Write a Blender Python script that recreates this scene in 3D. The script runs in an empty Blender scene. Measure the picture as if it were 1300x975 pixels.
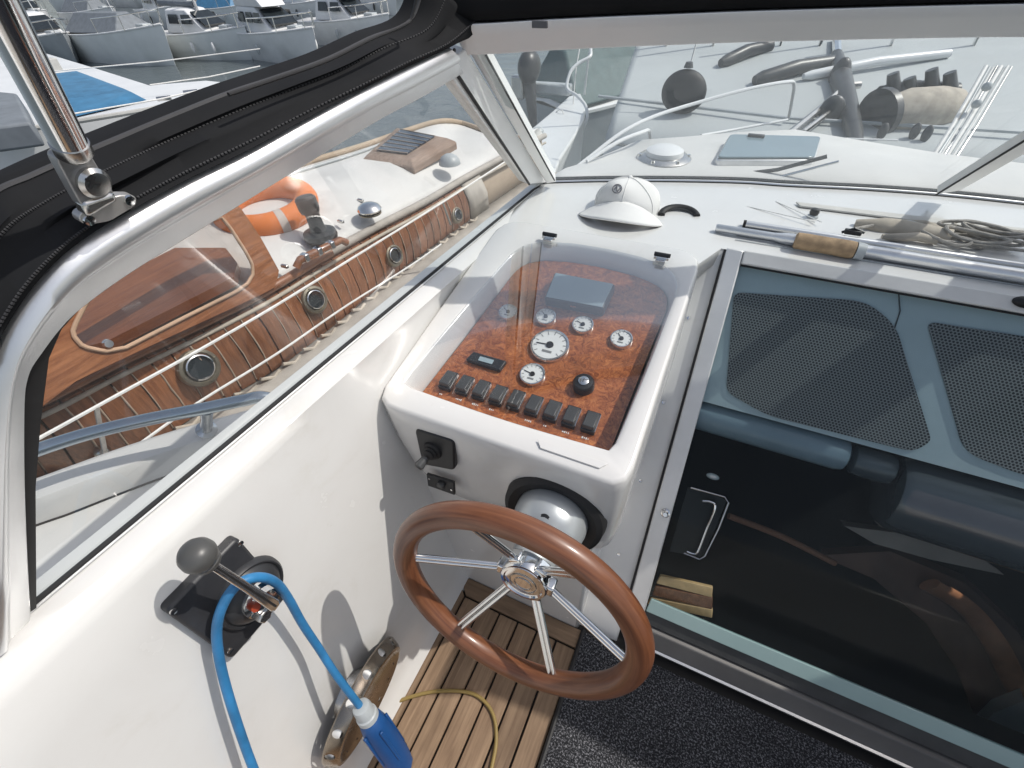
import bpy, math, random
from mathutils import Vector as V, Matrix
random.seed(7)
S = bpy.context.scene
C = S.collection
R = math.radians

# ------------------------------------------------------------------ camera
# metres: X to starboard, Y towards the bow, Z up, cockpit sole at z = 0
F, CX, CY, EYE = 590.0, 650.0, 487.5, V((0, 0, 1.30))
AX = (V((0.905367, 0.271664, -0.326206)), V((0.422979, -0.636317, 0.645332)), V((-0.032257, -0.722241, -0.691008)))
cam = bpy.data.cameras.new('camera')
cam.sensor_width = 36.0
cam.lens = F / 1300 * 36
cam.clip_start, cam.clip_end = 0.02, 2000
co = bpy.data.objects.new('camera', cam)
C.objects.link(co)
rot = Matrix(((AX[0].x, -AX[0].y, -AX[0].z), (AX[1].x, -AX[1].y, -AX[1].z), (AX[2].x, -AX[2].y, -AX[2].z)))
co.matrix_world = Matrix.Translation(EYE) @ rot.to_4x4()
S.camera = co

# ------------------------------------------------------------------ world, sun, exposure
SUN = V((-0.69, -0.38, -1.0)).normalized()          # the way the light travels
elev = math.asin(-SUN.z)
azim = math.atan2(-SUN.x, -SUN.y)                   # clockwise from +Y
w = bpy.data.worlds.new('World'); S.world = w; w.use_nodes = True
nt = w.node_tree
sky = nt.nodes.new('ShaderNodeTexSky')
sky.sky_type = 'NISHITA'; sky.sun_disc = False
sky.sun_elevation = elev; sky.sun_rotation = azim
sky.dust_density = 2.5; sky.air_density = 1.0
hz = nt.nodes.new('ShaderNodeHueSaturation'); hz.inputs['Saturation'].default_value = .62   # milky summer haze
nt.links.new(sky.outputs[0], hz.inputs['Color']); nt.links.new(hz.outputs[0], nt.nodes['Background'].inputs[0])
nt.nodes['Background'].inputs[1].default_value = 0.15
sl = bpy.data.lights.new('sun', 'SUN'); sl.energy = 2.95; sl.angle = R(0.55); sl.color = (1.0, 0.955, 0.89)
so = bpy.data.objects.new('sun', sl); C.objects.link(so)
so.rotation_euler = SUN.to_track_quat('-Z', 'Y').to_euler()
S.view_settings.view_transform = 'Standard'
S.view_settings.look = 'None'
S.view_settings.exposure = 0.0
S.view_settings.gamma = 1.0
S.cycles.max_bounces = 10
S.cycles.transparent_max_bounces = 24
S.cycles.use_denoising = True
S.cycles.caustics_reflective = False
S.cycles.caustics_refractive = False
S.cycles.sample_clamp_indirect = 8

# ------------------------------------------------------------------ measuring helpers
def ray(px, py):
    c = V((px - CX, py - CY, F))
    return V((AX[0].dot(c), AX[1].dot(c), AX[2].dot(c)))
def onx(px, py, x): d = ray(px, py); return EYE + d * (x / d.x)
def ony(px, py, y): d = ray(px, py); return EYE + d * (y / d.y)
def onz(px, py, z): d = ray(px, py); return EYE + d * ((z - EYE.z) / d.z)
def onp(px, py, P, N): d = ray(px, py); return EYE + d * ((V(P) - EYE).dot(N) / d.dot(N))
def dist(px, py, t): d = ray(px, py); return EYE + d * (t / F)

# ------------------------------------------------------------------ mesh helpers
class MB:
    def __init__(s): s.v = []; s.f = []
    def add(s, vs, fs):
        b = len(s.v); s.v += [V(p) for p in vs]; s.f += [tuple(i + b for i in f) for f in fs]; return s
    def box(s, c, size, ax=None):
        c = V(c); ax = ax or (V((1, 0, 0)), V((0, 1, 0)), V((0, 0, 1)))
        h = [ax[i] * (size[i] / 2) for i in range(3)]
        vs = [c + h[0] * a + h[1] * b + h[2] * d for d in (-1, 1) for b in (-1, 1) for a in (-1, 1)]
        return s.add(vs, [(0, 2, 3, 1), (4, 5, 7, 6), (0, 1, 5, 4), (2, 6, 7, 3), (0, 4, 6, 2), (1, 3, 7, 5)])
    def tube(s, path, r, n=12, closed=False, caps=True, flat=1.0):
        path = [V(p) for p in path]; m = len(path)
        rs = r if isinstance(r, (list, tuple)) else [r] * m
        tan = []
        for i in range(m):
            a = path[(i - 1) % m] if (closed or i > 0) else path[0]
            b = path[(i + 1) % m] if (closed or i < m - 1) else path[-1]
            tan.append((b - a).normalized())
        up = V((0, 0, 1)) if abs(tan[0].z) < .9 else V((1, 0, 0))
        nrm = (up - tan[0] * up.dot(tan[0])).normalized()
        vs = []
        for i in range(m):
            nrm = (nrm - tan[i] * nrm.dot(tan[i])).normalized()
            bi = tan[i].cross(nrm)
            for k in range(n):
                a = 2 * math.pi * k / n
                vs.append(path[i] + (nrm * math.cos(a) + bi * math.sin(a) * flat) * rs[i])
        fs = []
        for i in range(m if closed else m - 1):
            j = (i + 1) % m
            for k in range(n):
                l = (k + 1) % n
                fs.append((i * n + k, i * n + l, j * n + l, j * n + k))
        if caps and not closed:
            fs.append(tuple(range(n - 1, -1, -1))); fs.append(tuple((m - 1) * n + k for k in range(n)))
        return s.add(vs, fs)
    def lathe(s, prof, o, axis, n=32, capa=True, capb=True):
        o = V(o); ax = V(axis).normalized()
        u = ax.orthogonal().normalized(); w_ = ax.cross(u)
        loops = [[o + ax * h + (u * math.cos(2 * math.pi * k / n) + w_ * math.sin(2 * math.pi * k / n)) * r for k in range(n)] for r, h in prof]
        return s.loft(loops, capa, capb)
    def loft(s, loops, capa=False, capb=False, closed=True):
        n = len(loops[0]); vs = [p for l in loops for p in l]; fs = []
        for i in range(len(loops) - 1):
            for k in range(n if closed else n - 1):
                l = (k + 1) % n
                fs.append((i * n + k, i * n + l, (i + 1) * n + l, (i + 1) * n + k))
        if capa: fs.append(tuple(range(n - 1, -1, -1)))
        if capb: fs.append(tuple((len(loops) - 1) * n + k for k in range(n)))
        return s.add(vs, fs)
    def prism(s, poly, off):
        poly = [V(p) for p in poly]; off = V(off)
        return s.loft([poly, [p + off for p in poly]], True, True)
    def grid(s, fn, nu, nv):
        vs = [fn(i / nu, j / nv) for j in range(nv + 1) for i in range(nu + 1)]
        fs = [(j * (nu + 1) + i, j * (nu + 1) + i + 1, (j + 1) * (nu + 1) + i + 1, (j + 1) * (nu + 1) + i) for j in range(nv) for i in range(nu)]
        return s.add(vs, fs)
    def ball(s, c, r, n=20, m=12, sc=(1, 1, 1), ax=None):
        ax = ax or (V((1, 0, 0)), V((0, 1, 0)), V((0, 0, 1))); c = V(c); loops = []
        for j in range(1, m):
            t = math.pi * j / m
            loops.append([c + ax[0] * (r * sc[0] * math.sin(t) * math.cos(2 * math.pi * k / n)) + ax[1] * (r * sc[1] * math.sin(t) * math.sin(2 * math.pi * k / n)) + ax[2] * (r * sc[2] * -math.cos(t)) for k in range(n)])
        return s.loft(loops, True, True)

ORG = {}
def obj(name, mb, mat, parent=None, bevel=0, seg=2, sharp=38, sub=0, solid=0, fix=True):
    me = bpy.data.meshes.new(name)
    o = bpy.data.objects.new(name, me); C.objects.link(o)
    org = ORG.get(parent.name, V((0, 0, 0))) if parent else V((0, 0, 0))
    me.from_pydata([tuple(p - org) for p in mb.v], [], mb.f)
    me.validate()
    if fix:
        import bmesh
        bm = bmesh.new(); bm.from_mesh(me); bmesh.ops.recalc_face_normals(bm, faces=bm.faces); bm.to_mesh(me); bm.free()
    me.shade_smooth(); me.set_sharp_from_angle(angle=R(sharp))
    if mat: me.materials.append(mat)
    if parent: o.parent = parent; ORG[o.name] = org
    if solid:
        m = o.modifiers.new('solid', 'SOLIDIFY'); m.thickness = solid; m.offset = 0
    if bevel:
        m = o.modifiers.new('bevel', 'BEVEL'); m.width = bevel; m.segments = seg; m.limit_method = 'ANGLE'; m.angle_limit = R(40); m.harden_normals = False
    if sub:
        m = o.modifiers.new('sub', 'SUBSURF'); m.levels = sub; m.render_levels = sub
    return o
def thing(name, label, cat, loc, group=None):
    o = bpy.data.objects.new(name, None); C.objects.link(o)
    o.empty_display_size = .05; o.location = V(loc); ORG[o.name] = V(loc)
    o['label'] = label; o['category'] = cat
    if group: o['group'] = group
    return o
def tag(o, label, cat, group=None):
    o['label'] = label; o['category'] = cat
    if group: o['group'] = group
    return o
def struct(o, label=None, cat=None):
    o['kind'] = 'structure'
    if label: o['label'] = label
    if cat: o['category'] = cat
    return o
def spline(pts, n=8, closed=False):
    pts = [V(p) for p in pts]; m = len(pts); out = []
    rng = range(m) if closed else range(m - 1)
    for i in rng:
        p1, p2 = pts[i], pts[(i + 1) % m]
        p0 = pts[(i - 1) % m] if (closed or i > 0) else p1 * 2 - p2
        p3 = pts[(i + 2) % m] if (closed or i < m - 2) else p2 * 2 - p1
        for k in range(n):
            t = k / n
            out.append(.5 * ((2 * p1) + (p2 - p0) * t + (2 * p0 - 5 * p1 + 4 * p2 - p3) * t * t + (3 * p1 - p0 - 3 * p2 + p3) * t ** 3))
    if not closed: out.append(pts[-1])
    return out
def rrect(c, u, v, w_, h, r, n=6):
    """rounded rectangle loop around c, spanned by the unit vectors u and v"""
    c = V(c); out = []
    for sx, sy, a0 in ((1, 1, 0), (-1, 1, 90), (-1, -1, 180), (1, -1, 270)):
        o = c + u * (sx * (w_ / 2 - r)) + v * (sy * (h / 2 - r))
        for k in range(n + 1):
            a = R(a0 + 90 * k / n); out.append(o + u * (r * math.cos(a)) + v * (r * math.sin(a)))
    return out
def roundpoly(pts, r, n=5):
    pts = [V(p) for p in pts]; out = []; m = len(pts)
    for i in range(m):
        p, a, b = pts[i], pts[i - 1], pts[(i + 1) % m]
        rr = r[i] if isinstance(r, (list, tuple)) else r
        da, db = (a - p), (b - p)
        ra = min(rr, da.length * .49); rb = min(rr, db.length * .49)
        A, B = p + da.normalized() * ra, p + db.normalized() * rb
        for k in range(n + 1):
            t = k / n; out.append(A * (1 - t) ** 2 + p * (2 * t * (1 - t)) + B * t * t)
    return out

# ------------------------------------------------------------------ materials
def lin(c): return tuple((x / 12.92 if x <= .04045 else ((x + .055) / 1.055) ** 2.4) for x in c)
class NT:
    def __init__(s, name):
        s.m = bpy.data.materials.new(name); s.m.use_nodes = True; s.t = s.m.node_tree
        s.b = s.t.nodes['Principled BSDF']; s.out = s.t.nodes['Material Output']
    def n(s, kind, **kw):
        nd = s.t.nodes.new('ShaderNode' + kind)
        for k, v in kw.items(): setattr(nd, k, v)
        return nd
    def l(s, a, b): s.t.links.new(a, b)
    def put(s, sock, v):
        if hasattr(v, 'is_output') or isinstance(v, bpy.types.NodeSocket): s.l(v, sock)
        else: sock.default_value = v
    def math(s, op, a, b=0.0, c=None):
        nd = s.n('Math', operation=op); s.put(nd.inputs[0], a); s.put(nd.inputs[1], b)
        if c is not None: s.put(nd.inputs[2], c)
        return nd.outputs[0]
    def co(s, scale=(1, 1, 1), kind='Object', rot=(0, 0, 0)):
        tc = s.n('TexCoord'); mp = s.n('Mapping'); s.l(tc.outputs[kind], mp.inputs[0])
        mp.inputs['Scale'].default_value = scale; mp.inputs['Rotation'].default_value = rot
        return mp.outputs[0]
    def noise(s, vec, scale, detail=4, rough=.55, dist=0):
        nd = s.n('TexNoise'); s.l(vec, nd.inputs['Vector']); nd.inputs['Scale'].default_value = scale
        nd.inputs['Detail'].default_value = detail; nd.inputs['Roughness'].default_value = rough; nd.inputs['Distortion'].default_value = dist
        return nd.outputs['Fac']
    def ramp(s, fac, stops):
        nd = s.n('ValToRGB'); s.l(fac, nd.inputs[0]); e = nd.color_ramp.elements
        while len(e) < len(stops): e.new(.5)
        for el, (p, c) in zip(e, stops): el.position = p; el.color = (*c, 1) if len(c) == 3 else c
        return nd.outputs[0]
    def mix(s, fac, a, b, mode='MIX'):
        nd = s.n('MixRGB', blend_type=mode); s.put(nd.inputs[0], fac)
        s.put(nd.inputs[1], a if not isinstance(a, tuple) else (*a, 1)[:4]); s.put(nd.inputs[2], b if not isinstance(b, tuple) else (*b, 1)[:4])
        return nd.outputs[0]
    def bump(s, h, strength=.2, dist=.01):
        nd = s.n('Bump'); nd.inputs['Strength'].default_value = strength; nd.inputs['Distance'].default_value = dist
        s.l(h, nd.inputs['Height']); s.l(nd.outputs[0], s.b.inputs['Normal'])
def pm(name, col, rough=.5, metal=0, var=.12, vs=8, bump=0, bs=200, coat=0, spec=.5, rvar=.1, bdist=.002):
    t = NT(name); v = t.co()
    n1 = t.noise(v, vs, 5)
    a = tuple(max(0, x * (1 - var)) for x in col); b = tuple(min(1, x * (1 + var)) for x in col)
    t.l(t.ramp(n1, [(.3, a), (.7, b)]), t.b.inputs['Base Color'])
    n2 = t.noise(v, vs * 5, 3)
    t.l(t.math('MULTIPLY_ADD', n2, rvar, rough - rvar / 2), t.b.inputs['Roughness'])
    t.b.inputs['Metallic'].default_value = metal
    t.b.inputs['Specular IOR Level'].default_value = spec
    t.b.inputs['Coat Weight'].default_value = coat
    t.b.inputs['Coat Roughness'].default_value = .08
    if bump: t.bump(t.noise(v, bs, 3), bump, bdist)
    return t.m
def gelcoat():
    t = NT('white_gelcoat'); v = t.co()
    a = t.ramp(t.noise(t.co((1, 1, 1)), 6, 7, .7, .6), [(.26, (.67, .655, .62)), (.42, (.715, .706, .685)), (.62, (.73, .725, .705))])
    spots = t.ramp(t.noise(v, 46, 6, .7), [(.26, (.86, .84, .80)), (.34, (1, 1, 1))])
    t.l(t.mix(.4, a, spots, 'MULTIPLY'), t.b.inputs['Base Color'])
    t.l(t.math('MULTIPLY_ADD', t.noise(v, 14, 4), .22, .12), t.b.inputs['Roughness'])
    t.b.inputs['Coat Weight'].default_value = .5; t.b.inputs['Coat Roughness'].default_value = .10
    t.bump(t.noise(v, 90, 3), .03, .001)
    return t.m
def teak(name, dark, light, axis=1, coat=0, rough=.6, varr=.35):
    t = NT(name)
    sc = [55, 55, 55]; sc[axis] = 3.2
    v = t.co(tuple(sc)); oi = t.n('ObjectInfo')
    off = t.n('VectorMath', operation='ADD'); t.l(v, off.inputs[0])
    cv = t.n('CombineXYZ'); m = t.math('MULTIPLY', oi.outputs['Random'], 60)
    t.l(m, cv.inputs[0]); t.l(m, cv.inputs[1]); t.l(m, cv.inputs[2]); t.l(cv.outputs[0], off.inputs[1])
    g = t.noise(off.outputs[0], 1.6, 6, .65, .6)
    c1 = t.ramp(g, [(.28, dark), (.72, light)])
    val = t.math('MULTIPLY_ADD', oi.outputs['Random'], varr, 1 - varr / 2)
    hs = t.n('HueSaturation'); t.l(c1, hs.inputs['Color']); t.l(val, hs.inputs['Value'])
    blot = t.ramp(t.noise(t.co((1, 1, 1)), 9, 5), [(.3, (.78, .76, .74)), (.65, (1, 1, 1))])
    t.l(t.mix(.8, hs.outputs[0], blot, 'MULTIPLY'), t.b.inputs['Base Color'])
    t.b.inputs['Roughness'].default_value = rough
    t.b.inputs['Coat Weight'].default_value = coat; t.b.inputs['Coat Roughness'].default_value = .1
    t.bump(g, .15, .002)
    return t.m
def burl():
    t = NT('burl_veneer'); v = t.co()
    n0 = t.noise(v, 22, 3, .6, 1.5)
    vadd = t.n('VectorMath', operation='MULTIPLY_ADD')
    nd = t.n('TexNoise'); nd.inputs['Scale'].default_value = 26; t.l(v, nd.inputs['Vector'])
    t.l(nd.outputs['Color'], vadd.inputs[0]); vadd.inputs[1].default_value = (.05, .05, .05); t.l(v, vadd.inputs[2])
    a = t.noise(vadd.outputs[0], 60, 8, .75, 2.2)
    col = t.ramp(a, [(.25, (.06, .020, .009)), (.40, (.20, .058, .020)), (.52, (.37, .125, .042)), (.64, (.53, .22, .075)), (.8, (.26, .080, .027))])
    big = t.ramp(n0, [(.3, (.55, .45, .42)), (.62, (1.15, 1.05, 1))])
    t.l(t.mix(.75, col, big, 'MULTIPLY'), t.b.inputs['Base Color'])
    t.b.inputs['Roughness'].default_value = .3
    t.b.inputs['Coat Weight'].default_value = .6; t.b.inputs['Coat Roughness'].default_value = .05
    return t.m
def glass(name, tint, salt_haze=.0, dcol=(.8, .83, .84), refl=1.0, streak=False, tw=None):
    """thin pane: lets light straight through, mirrors by fresnel, a pale veil on it for dried salt and haze"""
    t = NT(name); t.t.nodes.remove(t.b)
    tr = t.n('BsdfTransparent'); tr.inputs[0].default_value = (*tint, 1)
    gl = t.n('BsdfGlossy'); gl.inputs['Roughness'].default_value = .02
    fr = t.n('Fresnel'); fr.inputs[0].default_value = 1.45
    m1 = t.n('MixShader'); t.l(t.math('MULTIPLY', fr.outputs[0], refl), m1.inputs[0]); t.l(tr.outputs[0], m1.inputs[1]); t.l(gl.outputs[0], m1.inputs[2])
    res = m1.outputs[0]
    if salt_haze:  # pale veil: real salt, with haze also put into the colour
        df = t.n('BsdfDiffuse'); df.inputs[0].default_value = (*dcol, 1)
        tl = t.n('BsdfTranslucent'); tl.inputs[0].default_value = (*dcol, 1)
        md = t.n('MixShader'); md.inputs[0].default_value = .5; t.l(df.outputs[0], md.inputs[1]); t.l(tl.outputs[0], md.inputs[2])
        v = t.co((1, 1, 1)); n1 = t.noise(v, 5, 6, .6, .8); n2 = t.noise(v, 70, 4, .7)
        fac = t.math('MULTIPLY', t.math('ADD', n1, t.math('MULTIPLY', n2, .5)), salt_haze * 1.35)
        m2 = t.n('MixShader'); t.l(fac, m2.inputs[0]); t.l(res, m2.inputs[1]); t.l(md.outputs[0], m2.inputs[2]); res = m2.outputs[0]
    t.l(res, t.out.inputs['Surface'])
    return t.m
def perforated():
    t = NT('perforated_vinyl'); tc = t.n('TexCoord'); sp = t.n('SeparateXYZ')
    t.l(tc.outputs['UV'], sp.inputs[0])
    P = .0062
    def lattice(ox, oy):
        x = t.math('SUBTRACT', t.math('FRACT', t.math('ADD', t.math('DIVIDE', sp.outputs[0], P), ox)), .5)
        y = t.math('SUBTRACT', t.math('FRACT', t.math('ADD', t.math('DIVIDE', sp.outputs[1], P * 1.732), oy)), .5)
        y = t.math('MULTIPLY', y, 1.732)
        return t.math('SQRT', t.math('ADD', t.math('MULTIPLY', x, x), t.math('MULTIPLY', y, y)))
    d = t.math('MINIMUM', lattice(0, 0), lattice(.5, .5))
    dots = t.math('LESS_THAN', d, .345)
    t.l(t.mix(dots, (.25, .247, .24), (.006, .0065, .008)), t.b.inputs['Base Color'])
    t.b.inputs['Roughness'].default_value = .6
    return t.m
def carpet():
    t = NT('loop_carpet'); v = t.co()
    n = t.noise(v, 260, 3, .8); n2 = t.noise(v, 6, 4)
    c = t.ramp(n, [(.42, (.006, .007, .009)), (.53, (.035, .036, .042)), (.62, (.30, .30, .32))])
    t.l(t.mix(.5, c, t.ramp(n2, [(.32, (.35, .35, .36)), (.66, (1.25, 1.25, 1.25))]), 'MULTIPLY'), t.b.inputs['Base Color'])
    t.b.inputs['Roughness'].default_value = .95; t.bump(n, .9, .006)
    return t.m
def water():
    t = NT('harbour_water'); v = t.co()
    t.b.inputs['Base Color'].default_value = (.105, .125, .13, 1)
    t.b.inputs['Roughness'].default_value = .08; t.b.inputs['IOR'].default_value = 1.33
    a = t.noise(v, 1.3, 5, .6, .5); t.bump(a, .16, .2)
    return t.m
def canvas():
    t = NT('black_canvas'); v = t.co()
    n = t.noise(v, 14, 3, .5, .3)
    t.l(t.ramp(t.noise(v, 9, 5), [(.3, (.008, .0085, .0095)), (.7, (.013, .0135, .015))]), t.b.inputs['Base Color'])
    t.b.inputs['Roughness'].default_value = .85; t.b.inputs['Specular IOR Level'].default_value = .22
    t.bump(n, .25, .006)
    return t.m
def panelwood():
    return teak('varnished_mahogany', (.15, .055, .025), (.36, .155, .072), axis=2, coat=.35, rough=.35, varr=.4)

GEL = gelcoat()
ALU = pm('satin_aluminium', (.74, .745, .75), .34, .85, .06, 6, .05, 300)
RAILM = pm('pale_anodised_rail', (.88, .88, .865), .45, .25, .03, 5)
ALUW = pm('white_painted_aluminium', (.70, .70, .685), .38, 0, .05, 5)
CHROME = pm('polished_stainless', (.78, .78, .77), .10, 1, .04, 10, rvar=.06)
STEEL = pm('brushed_stainless', (.55, .54, .52), .24, 1, .12, 14, rvar=.15)
BLK = pm('black_plastic', (.016, .017, .019), .42, 0, .25, 20, .1, 400)
RUB = pm('black_rubber', (.012, .012, .013), .6, 0, .3, 20)
DGREY = pm('dark_grey_plastic', (.055, .057, .058), .38, 0, .2, 14, .05, 300)
CANVAS = canvas()
TEAK = teak('bare_teak', (.16, .098, .058), (.34, .232, .145), axis=1, rough=.7)
MAHO = panelwood()
MAHL = teak('varnished_mahogany_lengthwise', (.17, .06, .026), (.40, .17, .075), axis=1, coat=.35, rough=.35)
def rimwood():
    t = NT('varnished_wheel_wood'); tc = t.n('TexCoord')
    wn = V((.026, -.988, .156)).normalized(); wu = (V((1, 0, 0)) - wn * wn.x).normalized(); wv = wn.cross(wu)
    def dot(vec):
        nd = t.n('VectorMath', operation='DOT_PRODUCT'); t.l(tc.outputs['Object'], nd.inputs[0]); nd.inputs[1].default_value = vec; return nd.outputs['Value']
    x, y, z = dot(wu), dot(wv), dot(wn)
    r = t.math('SQRT', t.math('ADD', t.math('MULTIPLY', x, x), t.math('MULTIPLY', y, y)))
    a = t.math('ARCTAN2', y, x)
    cv = t.n('CombineXYZ'); t.l(t.math('MULTIPLY', a, 1.6), cv.inputs[0]); t.l(t.math('MULTIPLY', r, 170), cv.inputs[1]); t.l(t.math('MULTIPLY', z, 170), cv.inputs[2])
    g = t.noise(cv.outputs[0], 1.0, 6, .62, .4)
    c = t.ramp(g, [(.30, (.11, .036, .014)), (.5, (.185, .066, .027)), (.72, (.255, .10, .043))])
    wear = t.ramp(t.noise(t.co(), 11, 5, .6), [(.35, (.80, .78, .76)), (.6, (1, 1, 1))])
    t.l(t.mix(1, c, wear, 'MULTIPLY'), t.b.inputs['Base Color'])
    t.l(t.math('MULTIPLY_ADD', t.noise(t.co(), 18, 4), .3, .28), t.b.inputs['Roughness'])
    t.b.inputs['Coat Weight'].default_value = .4; t.b.inputs['Coat Roughness'].default_value = .18
    t.bump(g, .06, .001)
    return t.m
RIM = rimwood()
BURL = burl()
CAULK = pm('black_caulk', (.012, .011, .010), .7)
CLEAR = glass('windscreen_glass', (.90, .945, .95), .10, (.76, .84, .88), refl=.45)
SIDEG = glass('side_window_glass', (.92, .94, .935), .04, (.80, .81, .80), refl=.08)  # veil also gives the haze over the view alongside
ACRY = glass('clear_acrylic', (.95, .96, .965), .012, (.7, .78, .86), refl=.42)
DOORG = glass('tinted_door_glass', (.84, .91, .93), .045, (.45, .52, .55), refl=.35)  # veil lifts the dark cabin, haze put into the pane
PERF = perforated()
VINYL = pm('blue_grey_vinyl', (.47, .54, .555), .4, 0, .1, 5, .05, 150)
VINYLD = pm('charcoal_vinyl', (.055, .065, .072), .25, 0, .15, 6, .06, 90, coat=.3)
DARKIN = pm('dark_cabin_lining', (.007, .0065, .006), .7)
BROWN = pm('dark_varnished_wood', (.50, .22, .11), .35, 0, .3, 12, coat=.4)
CARPET = carpet()
WATER = water()
BLUEC = pm('blue_cable_sheath', (.03, .185, .40), .48, 0, .22, 28, .05, 200)
BLUEP = pm('blue_plug_plastic', (.012, .075, .24), .42, 0, .15, 10)
YEL = pm('yellow_cord_sheath', (.27, .19, .06), .55)
GREYP = pm('pale_grey_plastic', (.42, .45, .46), .4)
CORK = pm('cork', (.34, .235, .14), .8, 0, .3, 60, .4, 120)
CAPW = pm('white_cotton', (.78, .77, .75), .85, 0, .05, 12, .3, 500)
CAPB = pm('brown_brim_lining', (.12, .085, .07), .85)
BEIGE = pm('beige_cloth', (.47, .42, .35), .85, 0, .2, 14, .5, 60)
ROPE = pm('weathered_rope', (.36, .34, .31), .85, 0, .3, 60, .6, 300)
WROPE = pm('white_line', (.78, .77, .74), .7, 0, .1, 40)
ORANGE = pm('orange_lifebuoy_vinyl', (.62, .17, .035), .7, 0, .12, 6, .08, 40)
DECKW = pm('white_deck_paint', (.63, .625, .605), .55, 0, .08, 4, .1, 80)
DECKG = pm('weathered_side_deck', (.40, .37, .33), .75, 0, .2, 8, .2, 60)
HULLW = pm('white_boat_hull', (.72, .73, .73), .3, 0, .06, 2)
HULLG = pm('pale_grey_hull', (.70, .73, .73), .4, 0, .06, 1.5)
HULLN = pm('grey_boat_hull', (.30, .33, .35), .35, 0, .1, 2)
DARKWIN = pm('dark_boat_window', (.02, .026, .03), .12, 0, .2, 4)
BLUETARP = pm('blue_tarpaulin', (.045, .17, .31), .5, 0, .2, 5, .5, 14)
GREYTARP = pm('grey_boat_cover', (.17, .19, .21), .7, 0, .15, 5, .4, 12)
QUAY = pm('pale_concrete', (.42, .42, .40), .85, 0, .15, 3, .3, 40)
SOLAR = pm('dark_skylight_glass', (.035, .05, .075), .12, 0, .2, 6)
FACE = pm('gauge_dial_white', (.70, .72, .70), .4, 0, .03, 10)
PRINT = pm('dial_print', (.20, .21, .21), .6)
SCREEN = pm('plotter_cover', (.30, .38, .41), .22, 0, .05, 8)
BRASS = pm('aged_bronze', (.30, .27, .21), .35, .8, .2, 20)
TRUNKP = pm('hull_band_red', (.30, .06, .05), .5)

SEA = -2.2
# ------------------------------------------------------------------ the sea
mb = MB().grid(lambda u, v: V((-400 + 800 * u, -200 + 800 * v, SEA)), 8, 8)
struct(obj('sea', mb, WATER, fix=False), 'dark harbour water around the moored boats', 'sea')

# ================================================================== OWN BOAT, COCKPIT
# ---- cockpit sole: caulk bed + teak planks laid fore and aft, with a margin board
FX0, FX1, FY1, FY0 = -.425, -.052, .449, -.75
mb = MB().box((.45, -.10, -.03), (1.9, 1.5, .05))
floor = struct(obj('floor', mb, CAULK), 'teak planked cockpit floor with black caulked seams')
PW, GAP = .0485, .005
def plank(x0, x1, y0, y1, cut=0):
    m = MB()
    m.prism([(x0, y0, -.004), (x1, y0, -.004), (x1, y1 - max(0, -cut), -.004), (x0, y1 - max(0, cut), -.004)], (0, 0, .009))
    return obj('plank', m, TEAK, floor, bevel=.0012, seg=1)
xs = FX0 + .048
margin = MB().prism([(FX0 + .004, FY0, -.004), (xs, FY0, -.004), (xs, FY1 - .052, -.004), (FX0 + .004, FY1 - .006, -.004)], (0, 0, .0095))
obj('margin_board', margin, TEAK, floor, bevel=.0012, seg=1)
margin = MB().prism([(FX0 + .008, FY1 - .004, -.004), (xs + .004, FY1 - .049, -.004), (.0, FY1 - .049, -.004), (.0, FY1 - .004, -.004)], (0, 0, .0095))
mo = obj('margin_board', margin, teak('bare_teak_athwart', (.16, .098, .058), (.34, .232, .145), axis=0, rough=.7), floor, bevel=.0012, seg=1)
k = 0
x = xs + GAP
while x < -.02:
    stag = [.0, .012, .0, .03, .01, .0, .0, .02][k % 8]
    plank(x, x + PW, FY0, FY1 - .054 - stag * 0)
    x += PW + GAP; k += 1
# ---- unseen aft bench, added behind the helm to block sky from the console front
bench = MB(); bench.box((1.1, -1.35, .2), (3.3, .9, .46)); bench.box((1.1, -1.9, .45), (3.3, .2, .96)); bench.box((-.62, -1.4, .4), (.2, 1.1, .84))
struct(obj('unseen_aft_bench', bench, GEL, bevel=.03), 'white aft bench added out of view behind the helm', 'bench')
# ---- loop pile mat, right half of the floor
mb = MB().prism(roundpoly([(-.050, .444, .006), (1.2, .444, .006), (1.2, -.6, .006), (-.038, -.6, .006)], .01), (0, 0, .009))
t_ = tag(obj('floor_mat', mb, CARPET, bevel=.003), 'black and grey flecked loop pile mat beside the teak planks', 'mat')
mbm = MB().tube([(-.051, .446, .012), (-.039, -.6, .012)], .006, 8); obj('binding', mbm, RUB, t_)

# ---- port side wall (inside of the coaming) : ledge under the window, then the wall down to the sole
def wall_x(z): return -.405 - .085 * (z / .8)
def coam(y):                                         # line where the window gasket meets the ledge
    t = (y + .052) / (1.241 + .052); return V((-.53 + .03 * t, y, .826 - .026 * t))
ys = [-.9 + i * (2.16 / 40) for i in range(41)]
def wall_section(y):
    c = coam(y); lz = c.z
    sec = [V((c.x - .03, y, lz - .03)), V((c.x - .03, y, lz - .001)), V((c.x, y, lz)), V((c.x + .022, y, lz - .004)), V((c.x + .034, y, lz - .010)), V((wall_x(lz - .03) + .001, y, lz - .030))]
    for z in (.72, .6, .45, .3, .16, .07): sec.append(V((wall_x(z), y, z)))
    sec += [V((wall_x(.03) + .004, y, .03)), V((wall_x(0) + .014, y, .004)), V((wall_x(0) + .02, y, -.02))]
    return sec
mb = MB(); secs = [wall_section(y) for y in ys]; mb.loft(secs, closed=False)
wall = struct(obj('wall', mb, GEL, sharp=60, solid=.004), 'white fibreglass cockpit side below the side window', 'cockpit side')

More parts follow.
